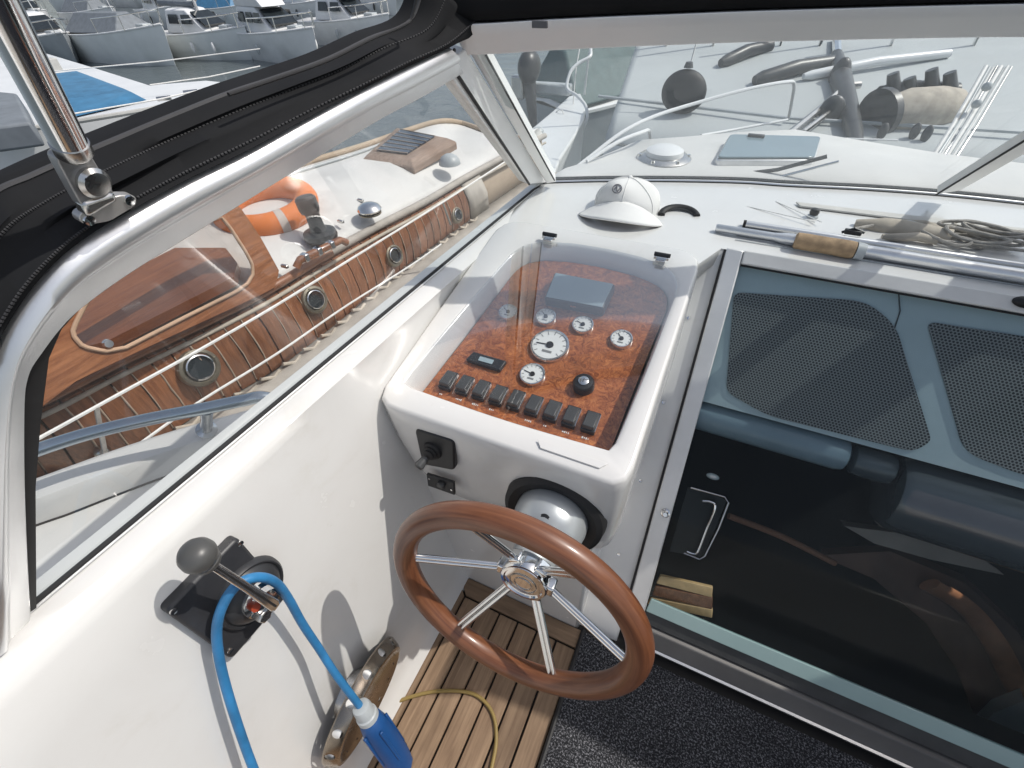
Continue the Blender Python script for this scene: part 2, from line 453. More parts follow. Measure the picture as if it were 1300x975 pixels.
# ---- bulkhead under the console and dashboard
DP0, DP1 = V((0, .50, .05)), V((0, 1.03, .8))
DT = (DP1 - DP0).normalized(); DN = V((0, -DT.z, DT.y)); DU = V((1, 0, 0))   # hatch plane: across, up the slope, outwards
def door(u, v, n=0): return V((0, DP0.y, DP0.z)) + DU * u + DT * v + DN * n
mb = MB().prism([V((-.47, .447, -.02)), V((-.066, .447, -.02)), V((-.066, .95, -.02)), V((-.47, .95, -.02))], (0, 0, .60))
bulk = struct(obj('bulkhead', mb, GEL, bevel=.008), 'white bulkhead under the instrument console', 'bulkhead')
# sloping strip between console and hatch
mb = MB().prism([door(-.075, -.075, .0), door(.034, -.075, .0), door(.012, .917, .0), door(-.075, .917, .0)], DN * -.02)
obj('hatch_surround', mb, GEL, bulk, bevel=.004)

# ---- dashboard top: one sheet from the console to the windscreen base
WB_px = [(690, 233), (720, 232), (770, 231), (850, 231), (940, 233), (1000, 237), (1100, 242), (1195, 249), (1300, 260)]
WB = [onz(x, y, .8) for x, y in WB_px]
d = (WB[-1] - WB[-2]).normalized()
WB += [WB[-1] + d * .18 + V((0, -.01, 0)), WB[-1] + d * .5 + V((0, -.08, 0)), WB[-1] + d * .8 + V((0, -.22, 0))]
mb = MB()
base = spline(WB, 4)
front = []
for p in base:
    front.append(V((p.x, .93 if p.x < -.03 else 1.03, .80)))
front[0] = V((-.5, .93, .8))
N_ = 8
loops = []
for j in range(N_ + 1):
    t = j / N_
    loops.append([a.lerp(b, t) + V((0, 0, .004 * math.sin(math.pi * t))) for a, b in zip(base, front)])
mb.loft([[p + V((0, .04, -.002)) for p in base]] + loops + [[p + V((0, -.004, -.03)) for p in front]], closed=False)
dash = struct(obj('dashboard', mb, GEL, sharp=60, solid=.003), 'white dashboard shelf under the windscreen', 'dashboard')
# faint moulded seams along the shelf in front of the hatch
mb = MB()
for yy in (1.075, 1.10):
    mb.box((.6, yy, .8045), (1.15, .0015, .0016))
obj('shelf_seam', mb, GREYP, dash)

# ================================================================== INSTRUMENT CONSOLE
def rim_z(y): return .722 + (y - .41) * .20
def pan_z(y): return .672 + (y - .455) * .2515
PN = V((0, -.2515, 1)).normalized(); PT = V((0, 1, .2515)).normalized(); PO = V((0, .455, .672))
def onpan(px, py, h=0): return onp(px, py, PO + PN * h, PN)
pan_px = [(526, 511), (590, 430), (640, 363), (653, 346), (667, 335), (690, 331), (725, 333), (765, 340), (805, 350), (832, 361), (846, 373), (847, 392), (825, 445), (795, 520), (768, 590), (650, 552)]
pan = [onpan(*p) for p in pan_px]
cen = V((-.25, .64, 0))
def byangle(poly, N=96):
    """resample a star-shaped loop by direction from cen (in plan)"""
    P = [(p.x, p.y, p.z) for p in poly]; out = []
    for k in range(N):
        a = 2 * math.pi * k / N; dx, dy = math.cos(a), math.sin(a); best = None
        for i in range(len(P)):
            x1, y1, z1 = P[i]; x2, y2, z2 = P[(i + 1) % len(P)]
            x1 -= cen.x; x2 -= cen.x; y1 -= cen.y; y2 -= cen.y
            ex, ey = x2 - x1, y2 - y1; den = dx * ey - dy * ex
            if abs(den) < 1e-12: continue
            t = (x1 * ey - y1 * ex) / den; s = (x1 * dy - y1 * dx) / den
            if t > 0 and -1e-6 <= s <= 1 + 1e-6 and (best is None or t > best[0]): best = (t, z1 + (z2 - z1) * s)
        out.append(V((cen.x + dx * best[0], cen.y + dy * best[0], best[1])))
    return out
def grow(loop, k, zf):
    out = []
    for p in loop:
        q = V((p.x - cen.x, p.y - cen.y, 0)); q = q * ((q.length + k) / q.length); y = cen.y + q.y
        out.append(V((cen.x + q.x, y, zf(y))))
    return out
panL = byangle(pan)
console = thing('instrument_console', 'white moulded helm console with burl wood instrument panel under a clear lid', 'console', (-.25, .45, .43))
def outer(x0, x1, y0, y1, zf, r):
    pts = roundpoly([V((x0, y0, 0)), V((x1, y0, 0)), V((x1, y1, 0)), V((x0, y1, 0))], r, 8)
    L = byangle(pts); return [V((p.x, p.y, zf(p.y))) for p in L]
L = [grow(panL, .004, lambda y: pan_z(y) - .004),
     grow(panL, .005, lambda y: pan_z(y) + .006),
     grow(panL, .012, lambda y: rim_z(y) - .008),
     grow(panL, .015, lambda y: rim_z(y) - .005),
     grow(panL, .022, lambda y: rim_z(y) - .004)]
L.append(outer(-.474, -.034, .4125, .938, lambda y: rim_z(y) + .0005, [.035, .03, .045, .05]))
L.append(outer(-.478, -.030, .4085, .942, lambda y: rim_z(y) - .0015, [.038, .033, .05, .055]))
L.append(outer(-.4805, -.0275, .406, .945, lambda y: rim_z(y) - .007, [.04, .036, .05, .06]))
L.append(outer(-.482, -.026, .407, .948, lambda y: rim_z(y) - .03, [.045, .04, .05, .06]))
L.append(outer(-.482, -.026, .4105, .95, lambda y: min(.62, rim_z(y) - .05), [.055, .045, .05, .06]))
L.append(outer(-.478, -.028, .421, .95, lambda y: .52, [.07, .05, .05, .06]))
L.append(outer(-.466, -.034, .432, .95, lambda y: .46, [.10, .05, .05, .06]))
L.append(outer(-.446, -.045, .444, .94, lambda y: .442, [.10, .05, .05, .06]))
mb = MB().loft(L, False, True)
obj('moulding', mb, GEL, console, sharp=50)
mb = MB().loft([grow(panL, .0, lambda y: pan_z(y)), grow(panL, .0, lambda y: pan_z(y) - .006)], True, True)
panel = obj('burl_panel', mb, BURL, console)
# clear lid lying on the rebate of the rim
lidh = lambda y: rim_z(y) - .0035
lid = obj('clear_lid', MB().loft([grow(panL, .014, lambda y: rim_z(y) - .0045 + .003)], True, False), ACRY, console, fix=False)
# dials
def panbox(name, quad_px, h0, h1, mat, bevel=.002, shrink=1.0):
    top = [onpan(*p, h=h1) for p in quad_px]
    return obj(name, MB().prism(top, -PN * (h1 - h0)), mat, console, bevel=bevel)
def gauge(px, py, r, needle):
    c = onpan(px, py, .006)
    g = obj('gauge', MB().lathe([(r, -.007), (r, .0), (r * .97, .0022), (r * .88, .0024), (r * .86, -.0002)], c, PN, 40, True, False), CHROME, console)
    obj('dial', MB().lathe([(r * .87, -.001), (r * .87, .0)], c, PN, 40), FACE, g)
    tk = MB()
    for k in range(11):
        a = R(-40 + 26 * k); dr = DU * math.cos(a) + PT * math.sin(a); dt = DU * -math.sin(a) + PT * math.cos(a)
        tk.box(c + dr * r * .74 + PN * .0004, (r * .16, r * .035, .0006), (dr, dt, PN))
    tk.box(c - PT * r * .42 + PN * .0004, (r * .5, r * .13, .0006), (DU, PT, PN))
    obj('dial_marks', tk, PRINT, g)
    a = R(needle); dr = DU * math.cos(a) + PT * math.sin(a); dt = DU * -math.sin(a) + PT * math.cos(a)
    nd = MB().box(c + dr * r * .3 + PN * .0012, (r * .8, r * .05, .0006), (dr, dt, PN)); nd.lathe([(r * .2, 0), (r * .18, .003)], c, PN, 16)
    obj('needle', nd, BLK if r > .017 else PRINT, g)
    return g
gauge(645, 396, .0200, 150); gauge(693, 402, .0210, 140); gauge(740, 412, .0215, 160); gauge(789, 430, .0215, 130)
gauge(698, 438, .0385, 185); gauge(676, 475, .0245, 170)
# plotter under its grey cover
q = [(691, 378), (766, 392), (781, 361), (704, 346)]
top = [onpan(*p, h=.024) for p in q]
scr = obj('chart_plotter', MB().prism(top, -PN * .024), DGREY, console, bevel=.003)
qc = sum(top, V((0, 0, 0))) / 4
obj('screen', MB().prism([qc + (p - qc) * .95 + PN * .0006 for p in top], PN * .002), SCREEN, scr, bevel=.001)
obj('badge', MB().box(top[0].lerp(top[1], .5) - PN * .008 - PT * .0012, (.012, .002, .004), (DU, PT, PN)), CHROME, scr)
# black indicator box left of the lower dial
q = [(591, 456), (634, 470), (643, 458), (601, 446)]
ib = panbox('indicator_box', q, 0, .010, BLK)
ic = sum([onpan(*p, h=.011) for p in q], V((0, 0, 0))) / 4
obj('indicator_window', MB().box(ic, (.030, .010, .001), (DU, PT, PN)), SCREEN, ib)
# nine rocker switches
sw0, sw1 = onpan(570, 484, .004), onpan(750, 537, .004)
for i in range(9):
    c = sw0.lerp(sw1, i / 8) + PT * random.uniform(-.0005, .0005)
    s_ = obj('rocker_switch', MB().box(c, (.0245, .040, .013), (DU, PT, PN)), BLK, console, bevel=.0015)
    tl = PN * math.cos(.16) + PT * math.sin(.16); tt = PT * math.cos(.16) - PN * math.sin(.16)
    obj('rocker', MB().box(c + PN * .0080, (.0205, .033, .010), (DU, tt, tl)), DGREY, s_, bevel=.0015)
    e = MB(); e.box(c + DU * .0127 + PN * .003, (.0008, .034, .006), (DU, PT, PN)); obj('chrome_edge', e, CHROME, s_)
    if i != 4:                            # small printed switch symbols
        y = c - PT * .0295
        sy = MB()
        for a in range(random.choice((2, 3, 4))): sy.box(y + DU * (-.005 + .0034 * a) - PN * .0033, (random.uniform(.0012, .0026), random.uniform(.002, .0042), .0006), (DU, PT, PN))
        obj('switch_symbol', sy, FACE, s_)
# ignition lock
c = onpan(741, 491, .0)
ig = obj('ignition_lock', MB().lathe([(.0195, 0), (.0195, .014), (.0165, .018), (.011, .019)], c, PN, 28), BLK, console)
obj('key_barrel', MB().lathe([(.0095, .018), (.0095, .021), (.008, .022)], c, PN, 24), CHROME, ig)
obj('key_slot', MB().box(c + PN * .0223, (.0012, .008, .0008), (DU, PT, PN)), BLK, ig)
# hinges of the lid
for px, py in ((697, 301), (840, 327)):
    c = onz(px, py, rim_z(.915) + .004)
    h = obj('hinge', MB().box(c, (.030, .010, .006)), CHROME, console, bevel=.001)
    obj('hinge_barrel', MB().tube([c + V((-.016, .004, .004)), c + V((.016, .004, .004))], .0042, 12), BLK, h)
    obj('hinge_leaf', MB().box(c + V((0, -.008, -.002)), (.020, .010, .003)), CHROME, h, bevel=.001)
# lid corner latch plate (pale)
lp = onp(700, 578, V((0, .42, rim_z(.42))), V((0, -.21, 1)).normalized())
obj('lid_lip', MB().prism([lp + V((-.02, .004, .0015)), lp + V((.075, .004, .0015)), lp + V((.085, .016, .0035)), lp + V((-.03, .016, .0035))], V((0, 0, .002))), GEL, console, bevel=.0006)

# screw heads along the hatch surround and console foot, sealant at the console back edge
for v_ in (.16, .36, .56, .76):
    obj('screw_head', MB().lathe([(.0042, -.001), (.004, .0012), (.0015, .0009)], door(.0 - .022, v_, .0), DN, 12), CHROME, bulk)
obj('sealant_line', MB().tube([V((-.46, .945, .8045)), V((-.25, .948, .8050)), V((-.05, .945, .8050))], .0022, 6), pm('yellowed_sealant', (.52, .49, .40), .6), console)
# ---- joystick on the console front
def face_y(z): return .404 + (.704 - z) * .10 if z < .70 else .404
FN = V((0, -1, .10)).normalized(); FT = V((0, .10, 1)).normalized(); FO = V((0, .4095, .62))
def onface(px, py, h=0): return onp(px, py, FO + FN * h, FN)
joy = thing('joystick', 'square black joystick control on the console front', 'joystick', onface(552, 575))
q = [onface(*p, h=.012) for p in ((526, 545), (576, 560), (577, 598), (536, 590))]
obj('base_plate', MB().prism(roundpoly(q, .010, 5), -FN * .013), BLK, joy, bevel=.003)
c = onface(549, 572, .012)
obj('gaiter', MB().lathe([(.019, 0), (.018, .004), (.014, .006), (.0145, .009), (.010, .011), (.0105, .014), (.007, .016)], c, FN, 28), RUB, joy)
tip = onface(530, 594, .045)
obj('stick', MB().tube([c, c.lerp(tip, .4), c.lerp(tip, .62), c.lerp(tip, .9), tip], [.0055, .0055, .008, .0095, .006], 16), DGREY, joy)
# ---- small black switch plate under it
sp = thing('switch_plate', 'small black screwed plate with a toggle under the joystick', 'switch plate', onface(559, 614))
q = [onface(*p, h=.004) for p in ((541, 602), (576, 613), (577, 629), (543, 617))]
obj('base_plate', MB().prism(q, -FN * .006), BLK, sp, bevel=.0015)
c = onface(560, 615, .006)
obj('toggle', MB().box(c, (.016, .012, .012), (DU, FT, FN)), DGREY, sp, bevel=.003)
for px, py in ((545, 608), (573, 622)):
    obj('screw', MB().lathe([(.0022, -.002), (.0022, .0006)], onface(px, py, .004), FN, 12), CHROME, sp)

# ================================================================== STEERING WHEEL
WC = V((-.131, .228, .605)); WN = V((.026, -.988, .156)).normalized()
WU = (V((1, 0, 0)) - WN * WN.x).normalized(); WV = WN.cross(WU)
if WV.z < 0: WV = -WV
wheel = thing('steering_wheel', 'varnished wooden rim steering wheel with six chrome spokes', 'steering wheel', WC - WN * .05)
RC = .181
def wp(a, r, h=0): return WC + (WU * math.cos(R(a)) + WV * math.sin(R(a))) * r + WN * h
obj('rim', MB().tube([wp(i * 3, RC) for i in range(120)], .0183, 20, closed=True), RIM, wheel)
HUB = WC - WN * .055
for k in range(6):
    a = 176 - 60 * k
    p0 = HUB + (WU * math.cos(R(a)) + WV * math.sin(R(a))) * .030
    p1 = wp(a, RC - .012, -.002)
    s_ = MB(); side = (p1 - p0).cross(WN).normalized()
    for o_ in (-.0042, .0042):
        s_.tube([p0 + side * o_, p1 + side * o_], .0042, 10)
    obj('spoke', s_, CHROME, wheel)
hb = MB().lathe([(.026, -.024), (.036, -.020), (.038, -.006), (.038, .004)], HUB, WN, 36)
obj('hub', hb, CHROME, wheel)
for k in range(6):
    a = R(176 - 60 * k); dr = WU * math.cos(a) + WV * math.sin(a)
    obj('spoke_socket', MB().box(HUB + dr * .036, (.022, .020, .022), (dr, WN.cross(dr), WN)), CHROME, wheel, bevel=.003)
cap_ = obj('hub_cap', MB().lathe([(.0385, .003), (.0385, .012), (.036, .016), (.032, .0165), (.030, .014), (.018, .0155), (.004, .016)], HUB, WN, 40), CHROME, wheel)
em = MB()
for r_ in (.0215, .0135):
    em.tube([HUB + WN * .0162 + (WU * math.cos(R(i * 15)) + WV * math.sin(R(i * 15))) * r_ for i in range(24)], .0008, 6, closed=True)
obj('cap_ring', em, STEEL, cap_)
# column: silver cone and black collar on the console
CE = HUB - WN * .132 + WV * .008
col = thing('steering_column', 'silver steering boss in a thick black collar behind the wheel', 'steering column', CE)
obj('collar', MB().lathe([(.088, -.012), (.091, .0), (.088, .018), (.079, .024), (.064, .019), (.061, .004)], CE, WN, 48, True, False), RUB, col)
obj('boss', MB().lathe([(.063, .0), (.063, .030), (.060, .050), (.052, .064), (.041, .073), (.036, .078), (.034, .120)], CE, WN, 40), STEEL if False else pm('silver_painted_boss', (.52, .55, .56), .35, .5, .06, 8), col)
kb = CE + WV * .044 + WN * .062
obj('lock_button', MB().lathe([(.0105, -.004), (.0105, .004), (.008, .0055)], kb, (WN + WV * .5).normalized(), 20), BLK, col)

# ================================================================== THROTTLE
WPO = V((wall_x(.7), 0, .7)); WPN = V((1, 0, .106)).normalized(); WPT = V((-.106, 0, 1)).normalized(); WPY = V((0, 1, 0))
def onwall(px, py, h=0): return onp(px, py, WPO + WPN * h, WPN)
pl = [onwall(*p, h=.018) for p in ((302, 682), (366, 756), (295, 838), (210, 777))]
pc = sum(pl, V((0, 0, 0))) / 4
thr = thing('throttle_control', 'engine throttle with grey knob and chrome lever on black plate', 'throttle', pc - WPN * .018)
obj('base_plate', MB().prism(roundpoly(pl, .008, 4), -WPN * .019), pm('faded_black_plastic', (.032, .033, .037), .45, 0, .3, 14, .08, 300), thr, bevel=.004)
dc = onwall(318, 752, .018)
obj('dome', MB().lathe([(.050, -.002), (.049, .004), (.046, .008), (.044, .008), (.042, .006), (.036, .014), (.026, .020), (.022, .021)], dc, WPN, 44), pm('scuffed_black_plastic', (.028, .029, .032), .4, 0, .25, 20), thr)
obj('flange', MB().lathe([(.027, .018), (.026, .024), (.020, .027), (.018, .036), (.010, .038)], dc, WPN, 32), CHROME, thr)
for p in ((305, 690), (220, 776), (292, 826), (354, 756)):
    c = onwall(*p, h=.018)
    obj('screw', MB().lathe([(.0042, -.001), (.0040, .0012), (.002, .0008)], c, WPN, 16), CHROME, thr)
knob = onwall(252, 706, .085); low = dc + WPN * .042
kd = (low - knob).normalized()
lev = MB(); k0 = knob + kd * .014
mid = k0.lerp(low, .55)
sd = kd.cross(WPN).normalized()
lev.loft([[k0 + sd * a + WPN * b for a, b in ((-.0045, -.004), (.0045, -.004), (.0045, .004), (-.0045, .004))],
          [mid + sd * a + WPN * b for a, b in ((-.0055, -.005), (.0055, -.005), (.0055, .005), (-.0055, .005))],
          [low + sd * a + WPN * b for a, b in ((-.008, -.007), (.008, -.007), (.008, .007), (-.008, .007))],
          [low + kd * .010 + sd * a + WPN * b for a, b in ((-.006, -.006), (.006, -.006), (.006, .006), (-.006, .006))]], True, True)
lo = obj('lever', lev, CHROME, thr, bevel=.002)
obj('lever_groove', MB().tube([k0 + WPN * .0052 + kd * .004, mid + WPN * .006, low + WPN * .0078], .0016, 8), BLK, lo)
kz = -kd
obj('knob', MB().lathe([(.0075, -.020), (.0145, -.017), (.015, -.012), (.0135, -.010), (.017, -.007), (.0187, .0), (.0178, .0075), (.0145, .0132), (.0085, .0168), (.003, .018)], knob, kz, 36), pm('grey_knob', (.075, .075, .073), .38, 0, .15, 12, .05, 200), thr)
nb = onwall(333, 780, .052)
obj('pivot_nut', MB().lathe([(.0105, -.010), (.0105, .006), (.008, .008)], nb, WPN, 6), STEEL, thr, bevel=.001)
obj('release_button', MB().lathe([(.006, -.012), (.006, .002)], onwall(324, 771, .055), (WPN + WPT * .3).normalized(), 16), pm('red_plastic', (.35, .05, .02), .4), thr)

# ================================================================== BLUE SHORE CABLE AND PLUG
cab = thing('shore_cable', 'bright blue shore power cable looped round the throttle lever', 'cable', onwall(300, 760, .05))
path = [(335, 1010, .05), (312, 950, .04), (292, 890, .035), (279, 840, .032), (275, 800, .038), (283, 768, .050), (302, 742, .062), (328, 733, .066), (350, 740, .060), (366, 760, .050), (384, 792, .045), (404, 822, .050), (424, 853, .066), (444, 880, .085), (462, 903, .10)]
pts = spline([onwall(x, y, h) for x, y, h in path], 10)
obj('sheath', MB().tube(pts, .0062, 14), BLUEC, cab)
p0 = onwall(458, 897, .098); p1 = onwall(520, 985, .15)
ax = (p1 - p0).normalized()
obj('plug_collar', MB().lathe([(.010, -.002), (.0145, 0), (.016, .006), (.016, .022), (.0185, .024), (.0185, .034), (.016, .036)], p0, ax, 28), GREYP, cab)
u_ = ax.orthogonal().normalized()
plug = MB().lathe([(.016, .034), (.020, .040), (.0235, .060), (.026, .11), (.026, .17), (.022, .2)], p0, ax, 10)
obj('plug_body', plug, BLUEP, cab, bevel=.002)
rb = MB()
for a in range(5):
    aa = R(72 * a + 20); u2 = ax.cross(u_); dd = u_ * math.cos(aa) + u2 * math.sin(aa)
    rb.box(p0 + ax * .10 + dd * .0245, (.09, .006, .005), (ax, ax.cross(dd), dd))
obj('plug_rib', rb, BLUEP, cab, bevel=.0015)

# ================================================================== STAINLESS RING ON THE WALL
ra = onwall(490, 806, .0); 
def onwall2(px, py, x): return onx(px, py, x)
rcen = V((wall_x(.21) + .022, .074, .212))
rax = V((1, .05, -.16)).normalized()
import bmesh
prof = [(.116, -.004), (.117, .0), (.110, .017), (.106, .022), (.099, .023), (.090, .017), (.060, .010), (.030, .008), (.004, .008)]
ringm = MB().lathe(prof, rcen, rax, 72, False, True)
ring = thing('vent_drum', 'round stainless drum with drilled rim low on the white wall', 'vent', rcen)
ro = obj('drum_shell', ringm, pm('smoky_stainless', (.33, .285, .235), .26, 1, .15, 10, rvar=.1), ring)
# drill the holes
cut = MB()
for k in range(14):
    a = 2 * math.pi * k / 14 + .1
    u = rax.orthogonal().normalized(); w2 = rax.cross(u); dr = u * math.cos(a) + w2 * math.sin(a)
    cc = rcen + rax * .0095
    cut.lathe([(.0088, .09), (.0088, .13)], cc, dr, 20)
cm = bpy.data.meshes.new('drill'); cobj = bpy.data.objects.new('drill', cm); C.objects.link(cobj)
cm.from_pydata([tuple(p - ORG[ring.name]) for p in cut.v], [], cut.f); cobj.location = ring.location
m = ro.modifiers.new('sol', 'SOLIDIFY'); m.thickness = .002; m.offset = -1
m = ro.modifiers.new('cut', 'BOOLEAN'); m.operation = 'DIFFERENCE'; m.object = cobj; m.solver = 'EXACT'
bpy.context.view_layer.update()
dg = bpy.context.evaluated_depsgraph_get()
nm = bpy.data.meshes.new_from_object(ro.evaluated_get(dg)); ro.modifiers.clear(); ro.data = nm
bpy.data.objects.remove(cobj)
nm.set_sharp_from_angle(angle=R(38))
obj('hole_backing', MB().lathe([(.1075, -.004), (.1075, .014)], rcen, rax, 48, False, False), pm('hole_backing_white', (.85, .85, .84), .6), ring)  # white band added behind the drilled holes so they read bright
obj('spacer', MB().lathe([(.05, -.05), (.05, .004)], rcen, rax, 32), STEEL, ring)
# ---- yellow cord on the teak
yc = [onz(x, y, .010) for x, y in ((425, 985), (440, 955), (470, 915), (500, 893), (540, 880), (575, 877), (605, 883), (625, 905), (630, 940), (622, 985))]
tag(obj('yellow_cord', MB().tube(spline(yc, 8), .0042, 10), YEL), 'thin yellow cord lying in a curve across the teak planks', 'cord')

# ================================================================== WINDSCREEN
TZ = 1.180
A_, B_, C_ = V((-.53, -.052, .826)), V((-.5, 1.243, .8)), V((-.42, .725, 1.187))
SN = (B_ - A_).cross(C_ - A_).normalized()
if SN.x < 0: SN = -SN
def onside(px, py, h=0): return onp(px, py, A_ + SN * h, SN)
ws = thing('windscreen', 'aluminium framed windscreen with side window and black rubber gaskets', 'windscreen', (-.3, 1.2, .8))
# side frame: swept extrusion, outer and inner edge measured
outer_px = [(560, 66), (505, 95), (450, 122), (380, 158), (300, 205), (225, 250), (157, 291), (95, 330), (45, 373), (0, 430), (-22, 480), (-32, 560), (-36, 660), (-40, 820)]
inner_px = [(583, 92), (530, 122), (480, 148), (418, 185), (340, 232), (255, 284), (171, 335), (115, 373), (77, 405), (45, 445), (28, 474), (24, 520), (26, 640), (34, 790)]
outer_px = [(560, 55), (505, 80), (450, 106), (380, 142), (300, 185), (225, 220), (157, 256), (95, 292), (45, 333), (0, 392), (-24, 450), (-36, 540), (-40, 650), (-44, 830)]
Lo = []
for (ox, oy), (ix, iy) in zip(outer_px, inner_px):
    O, I = onside(ox, oy), onside(ix, iy)
    prof = []
    for t, h in ((0, -.012), (0, .006), (.05, .012), (.16, .018), (.30, .0215), (.42, .020), (.52, .014), (.60, .011), (.94, .009), (1.0, .006), (1.0, -.012)):
        prof.append(O.lerp(I, t) + SN * h)
    Lo.append(prof)
fine = []
cols = list(zip(*Lo)); cols = [spline(c_, 5) for c_ in cols]
mb = MB().loft([list(r_) for r_ in zip(*cols)], True, True)
obj('side_frame', mb, ALU, ws, sharp=50)
# lower gasket (black) with bright edge, along the ledge and up the aft end
gp = [coam(-.062 + i * .0653) + V((-.002, 0, .003)) for i in range(20)] + [onside(688, 236)]
obj('gasket', MB().tube(gp, .0042, 8), RUB, ws)
obj('gasket_edge', MB().tube([p + V((.0055, 0, .0005)) for p in gp], .0016, 6), ALU, ws)
# aft gasket: wide black band inside the curve
bo = [(171, 335), (115, 373), (77, 405), (45, 445), (28, 474), (24, 520), (26, 640), (34, 780)]
bi = [(262, 281), (180, 331), (113, 379), (78, 418), (62, 455), (51, 540), (45, 620), (46, 772)]
obj('aft_gasket', MB().loft([[onside(*a, h=.004), onside(*b, h=.004), onside(*b, h=-.006), onside(*a, h=-.006)] for a, b in zip(bo, bi)], True, True), RUB, ws, sharp=60)
obj('upper_gasket', MB().tube([onside(*p, h=.003) for p in ((171, 335), (255, 284), (340, 232), (418, 185))], .0035, 6), RUB, ws)
# corner post: two flat faces and a groove
def post(name, a0, a1, b0, b1, t, N, mat): return obj(name, MB().prism([a0, a1, b1, b0], N * -t), mat, ws, bevel=.002)
sideA = [onside(566, 66, .004), onside(588, 60, .004), onside(690, 236, .004), onside(672, 236, .004)]
sideA = [onside(562, 84, .004), onside(592, 62, .004), onside(694, 232, .004), onside(671, 234, .004)]
obj('corner_post', MB().prism(sideA, SN * -.03), RAILM, ws, bevel=.002)
# front plane near the corner
fT = onz(900, 45, TZ); fB = onz(900, 232, .8)
fl = (onz(900, 45, TZ) - onz(640, 60, TZ)).normalized(); fd = (onz(770, 231, .8) - onz(760, 55, TZ)).normalized()
FRN = fl.cross(fd).normalized()
if FRN.y > 0: FRN = -FRN
FRP = onz(760, 231, .8)
def onfront(px, py, h=0): return onp(px, py, FRP + FRN * h, FRN)
sideB = [onfront(593, 62, .004), onfront(617, 70, .004), onfront(706, 231, .004), onfront(694, 233, .004)]
obj('corner_post', MB().prism(sideB, FRN * -.03), RAILM, ws, bevel=.002)
obj('post_gasket', MB().tube([onside(576, 88, .006), onside(672, 234, .006)], .0028, 6), RUB, ws)
obj('post_gasket', MB().tube([onfront(617, 70, .006), onfront(704, 229, .006)], .0018, 6), RUB, ws)
for px, py in ((576, 64), (597, 60)):
    obj('screw', MB().lathe([(.003, 0), (.0028, .002)], onside(px, py, .005), SN, 12), RUB, ws)
# front top rail
tl = [(590, 68), (640, 66), (700, 62), (780, 58), (860, 55), (940, 52), (1020, 50), (1100, 48), (1200, 46), (1300, 45)]
tr = [onz(x, y, TZ) for x, y in tl]
dd = (tr[-1] - tr[-2]).normalized(); tr += [tr[-1] + dd * .25 + V((0, -.02, 0)), tr[-1] + dd * .6 + V((0, -.12, 0))]
rail = spline(tr, 4)
secs = []
for p in rail:
    secs.append([p + V(q_) for q_ in ((0, .0, -.002), (0, -.005, .004), (0, -.020, .022), (0, -.026, .030), (0, -.028, .037), (0, .012, .037), (0, .022, .02), (0, .012, -.002))])
obj('top_rail', MB().loft(secs, True, True), RAILM, ws, sharp=45, bevel=.001)
# base gaskets
bs_ = spline(WB, 5)
obj('base_gasket', MB().tube([p + V((0, .006, .010)) for p in bs_], .0045, 8), RUB, ws)
obj('base_strip', MB().tube([p + V((0, .000, .004)) for p in bs_], .0036, 8), ALU, ws)
obj('base_gasket', MB().tube([p + V((0, -.006, .0025)) for p in bs_], .0022, 6), RUB, ws)
# glass: front panes
def top_at(x):
    for a, b in zip(rail, rail[1:]):
        if a.x <= x <= b.x: return a.lerp(b, (x - a.x) / max(1e-6, b.x - a.x))
    return rail[0] if x < rail[0].x else rail[-1]
nb_ = len(bs_)
def pane(i0, i1, nm):
    lo_ = [bs_[i] + V((0, .004, .006)) for i in range(i0, i1 + 1)]
    k0, k1 = i0 / (nb_ - 1), i1 / (nb_ - 1)
    hi = []
    for j in range(len(lo_)):
        f = (k0 + (k1 - k0) * j / (len(lo_) - 1)) * (len(rail) - 1); i = min(int(f), len(rail) - 2)
        hi.append(rail[i].lerp(rail[i + 1], f - i) + V((0, .004, .004)))
    return obj(nm, MB().loft([lo_, hi], closed=False), CLEAR, ws, fix=False)
im = min(range(nb_), key=lambda i: (bs_[i] - onz(1192, 249, .8)).length)
pane(1, im, 'glass_pane'); pane(im, nb_ - 1, 'glass_pane')
k0 = im / (nb_ - 1) * (len(rail) - 1); mt = rail[int(k0)].lerp(rail[min(int(k0) + 1, len(rail) - 1)], k0 % 1)
mbse = bs_[im]
# centre mullion: flat pale strip with a black edge, leaning aft
mN = FRN
def onmul(px, py, h=0): return onp(px, py, mbse + FRN * h, FRN)
M0, M1 = onmul(1190, 247, .008), onmul(1300, 180, .008)
mdir = (M1 - M0).normalized(); ln = (TZ - .80) / mdir.z
mw = mdir.cross(FRN).normalized()
if mw.x < 0: mw = -mw
obj('mullion', MB().prism([M0, M0 + mw * .045, M0 + mw * .045 + mdir * ln, M0 + mdir * ln], -FRN * .02), ALUW, ws, bevel=.002)
obj('mullion_gasket', MB().tube([M0 - mw * .002, M0 - mw * .002 + mdir * ln], .0022, 6), RUB, ws)
# side pane
sp_px = inner_px[::-1]
sp_ = [onside(*p, h=-.003) for p in [(34, 786)] + inner_px[::-1][1:] + [(690, 236)]]
sg = obj('side_glass', MB().add(sp_, [tuple(range(len(sp_)))]), SIDEG, ws, fix=False)
# wiper lying along the foot of the glass, outside
wi = thing('wiper', 'thin windscreen wiper resting along the foot of the front glass', 'wiper', onz(985, 226, .82))
wp_ = [ony(x, y, 1.56) for x, y in ((930, 226), (985, 222), (1065, 205))]
obj('wiper_arm', MB().tube([wp_[0] + V((.08, 0, 0)), wp_[2]], .0035, 8), CHROME, wi)
obj('wiper_blade', MB().tube([wp_[0] + V((0, .012, .004)), wp_[1] + V((0, .012, .010)), wp_[2] + V((-.03, .012, .006))], .0055, 8), RUB, wi)

# ================================================================== CANOPY (black canvas rolled along the frame)
can = thing('canopy', 'black canvas hood bunched along the top of the windscreen frame', 'canopy', (-.5, .6, 1.2))
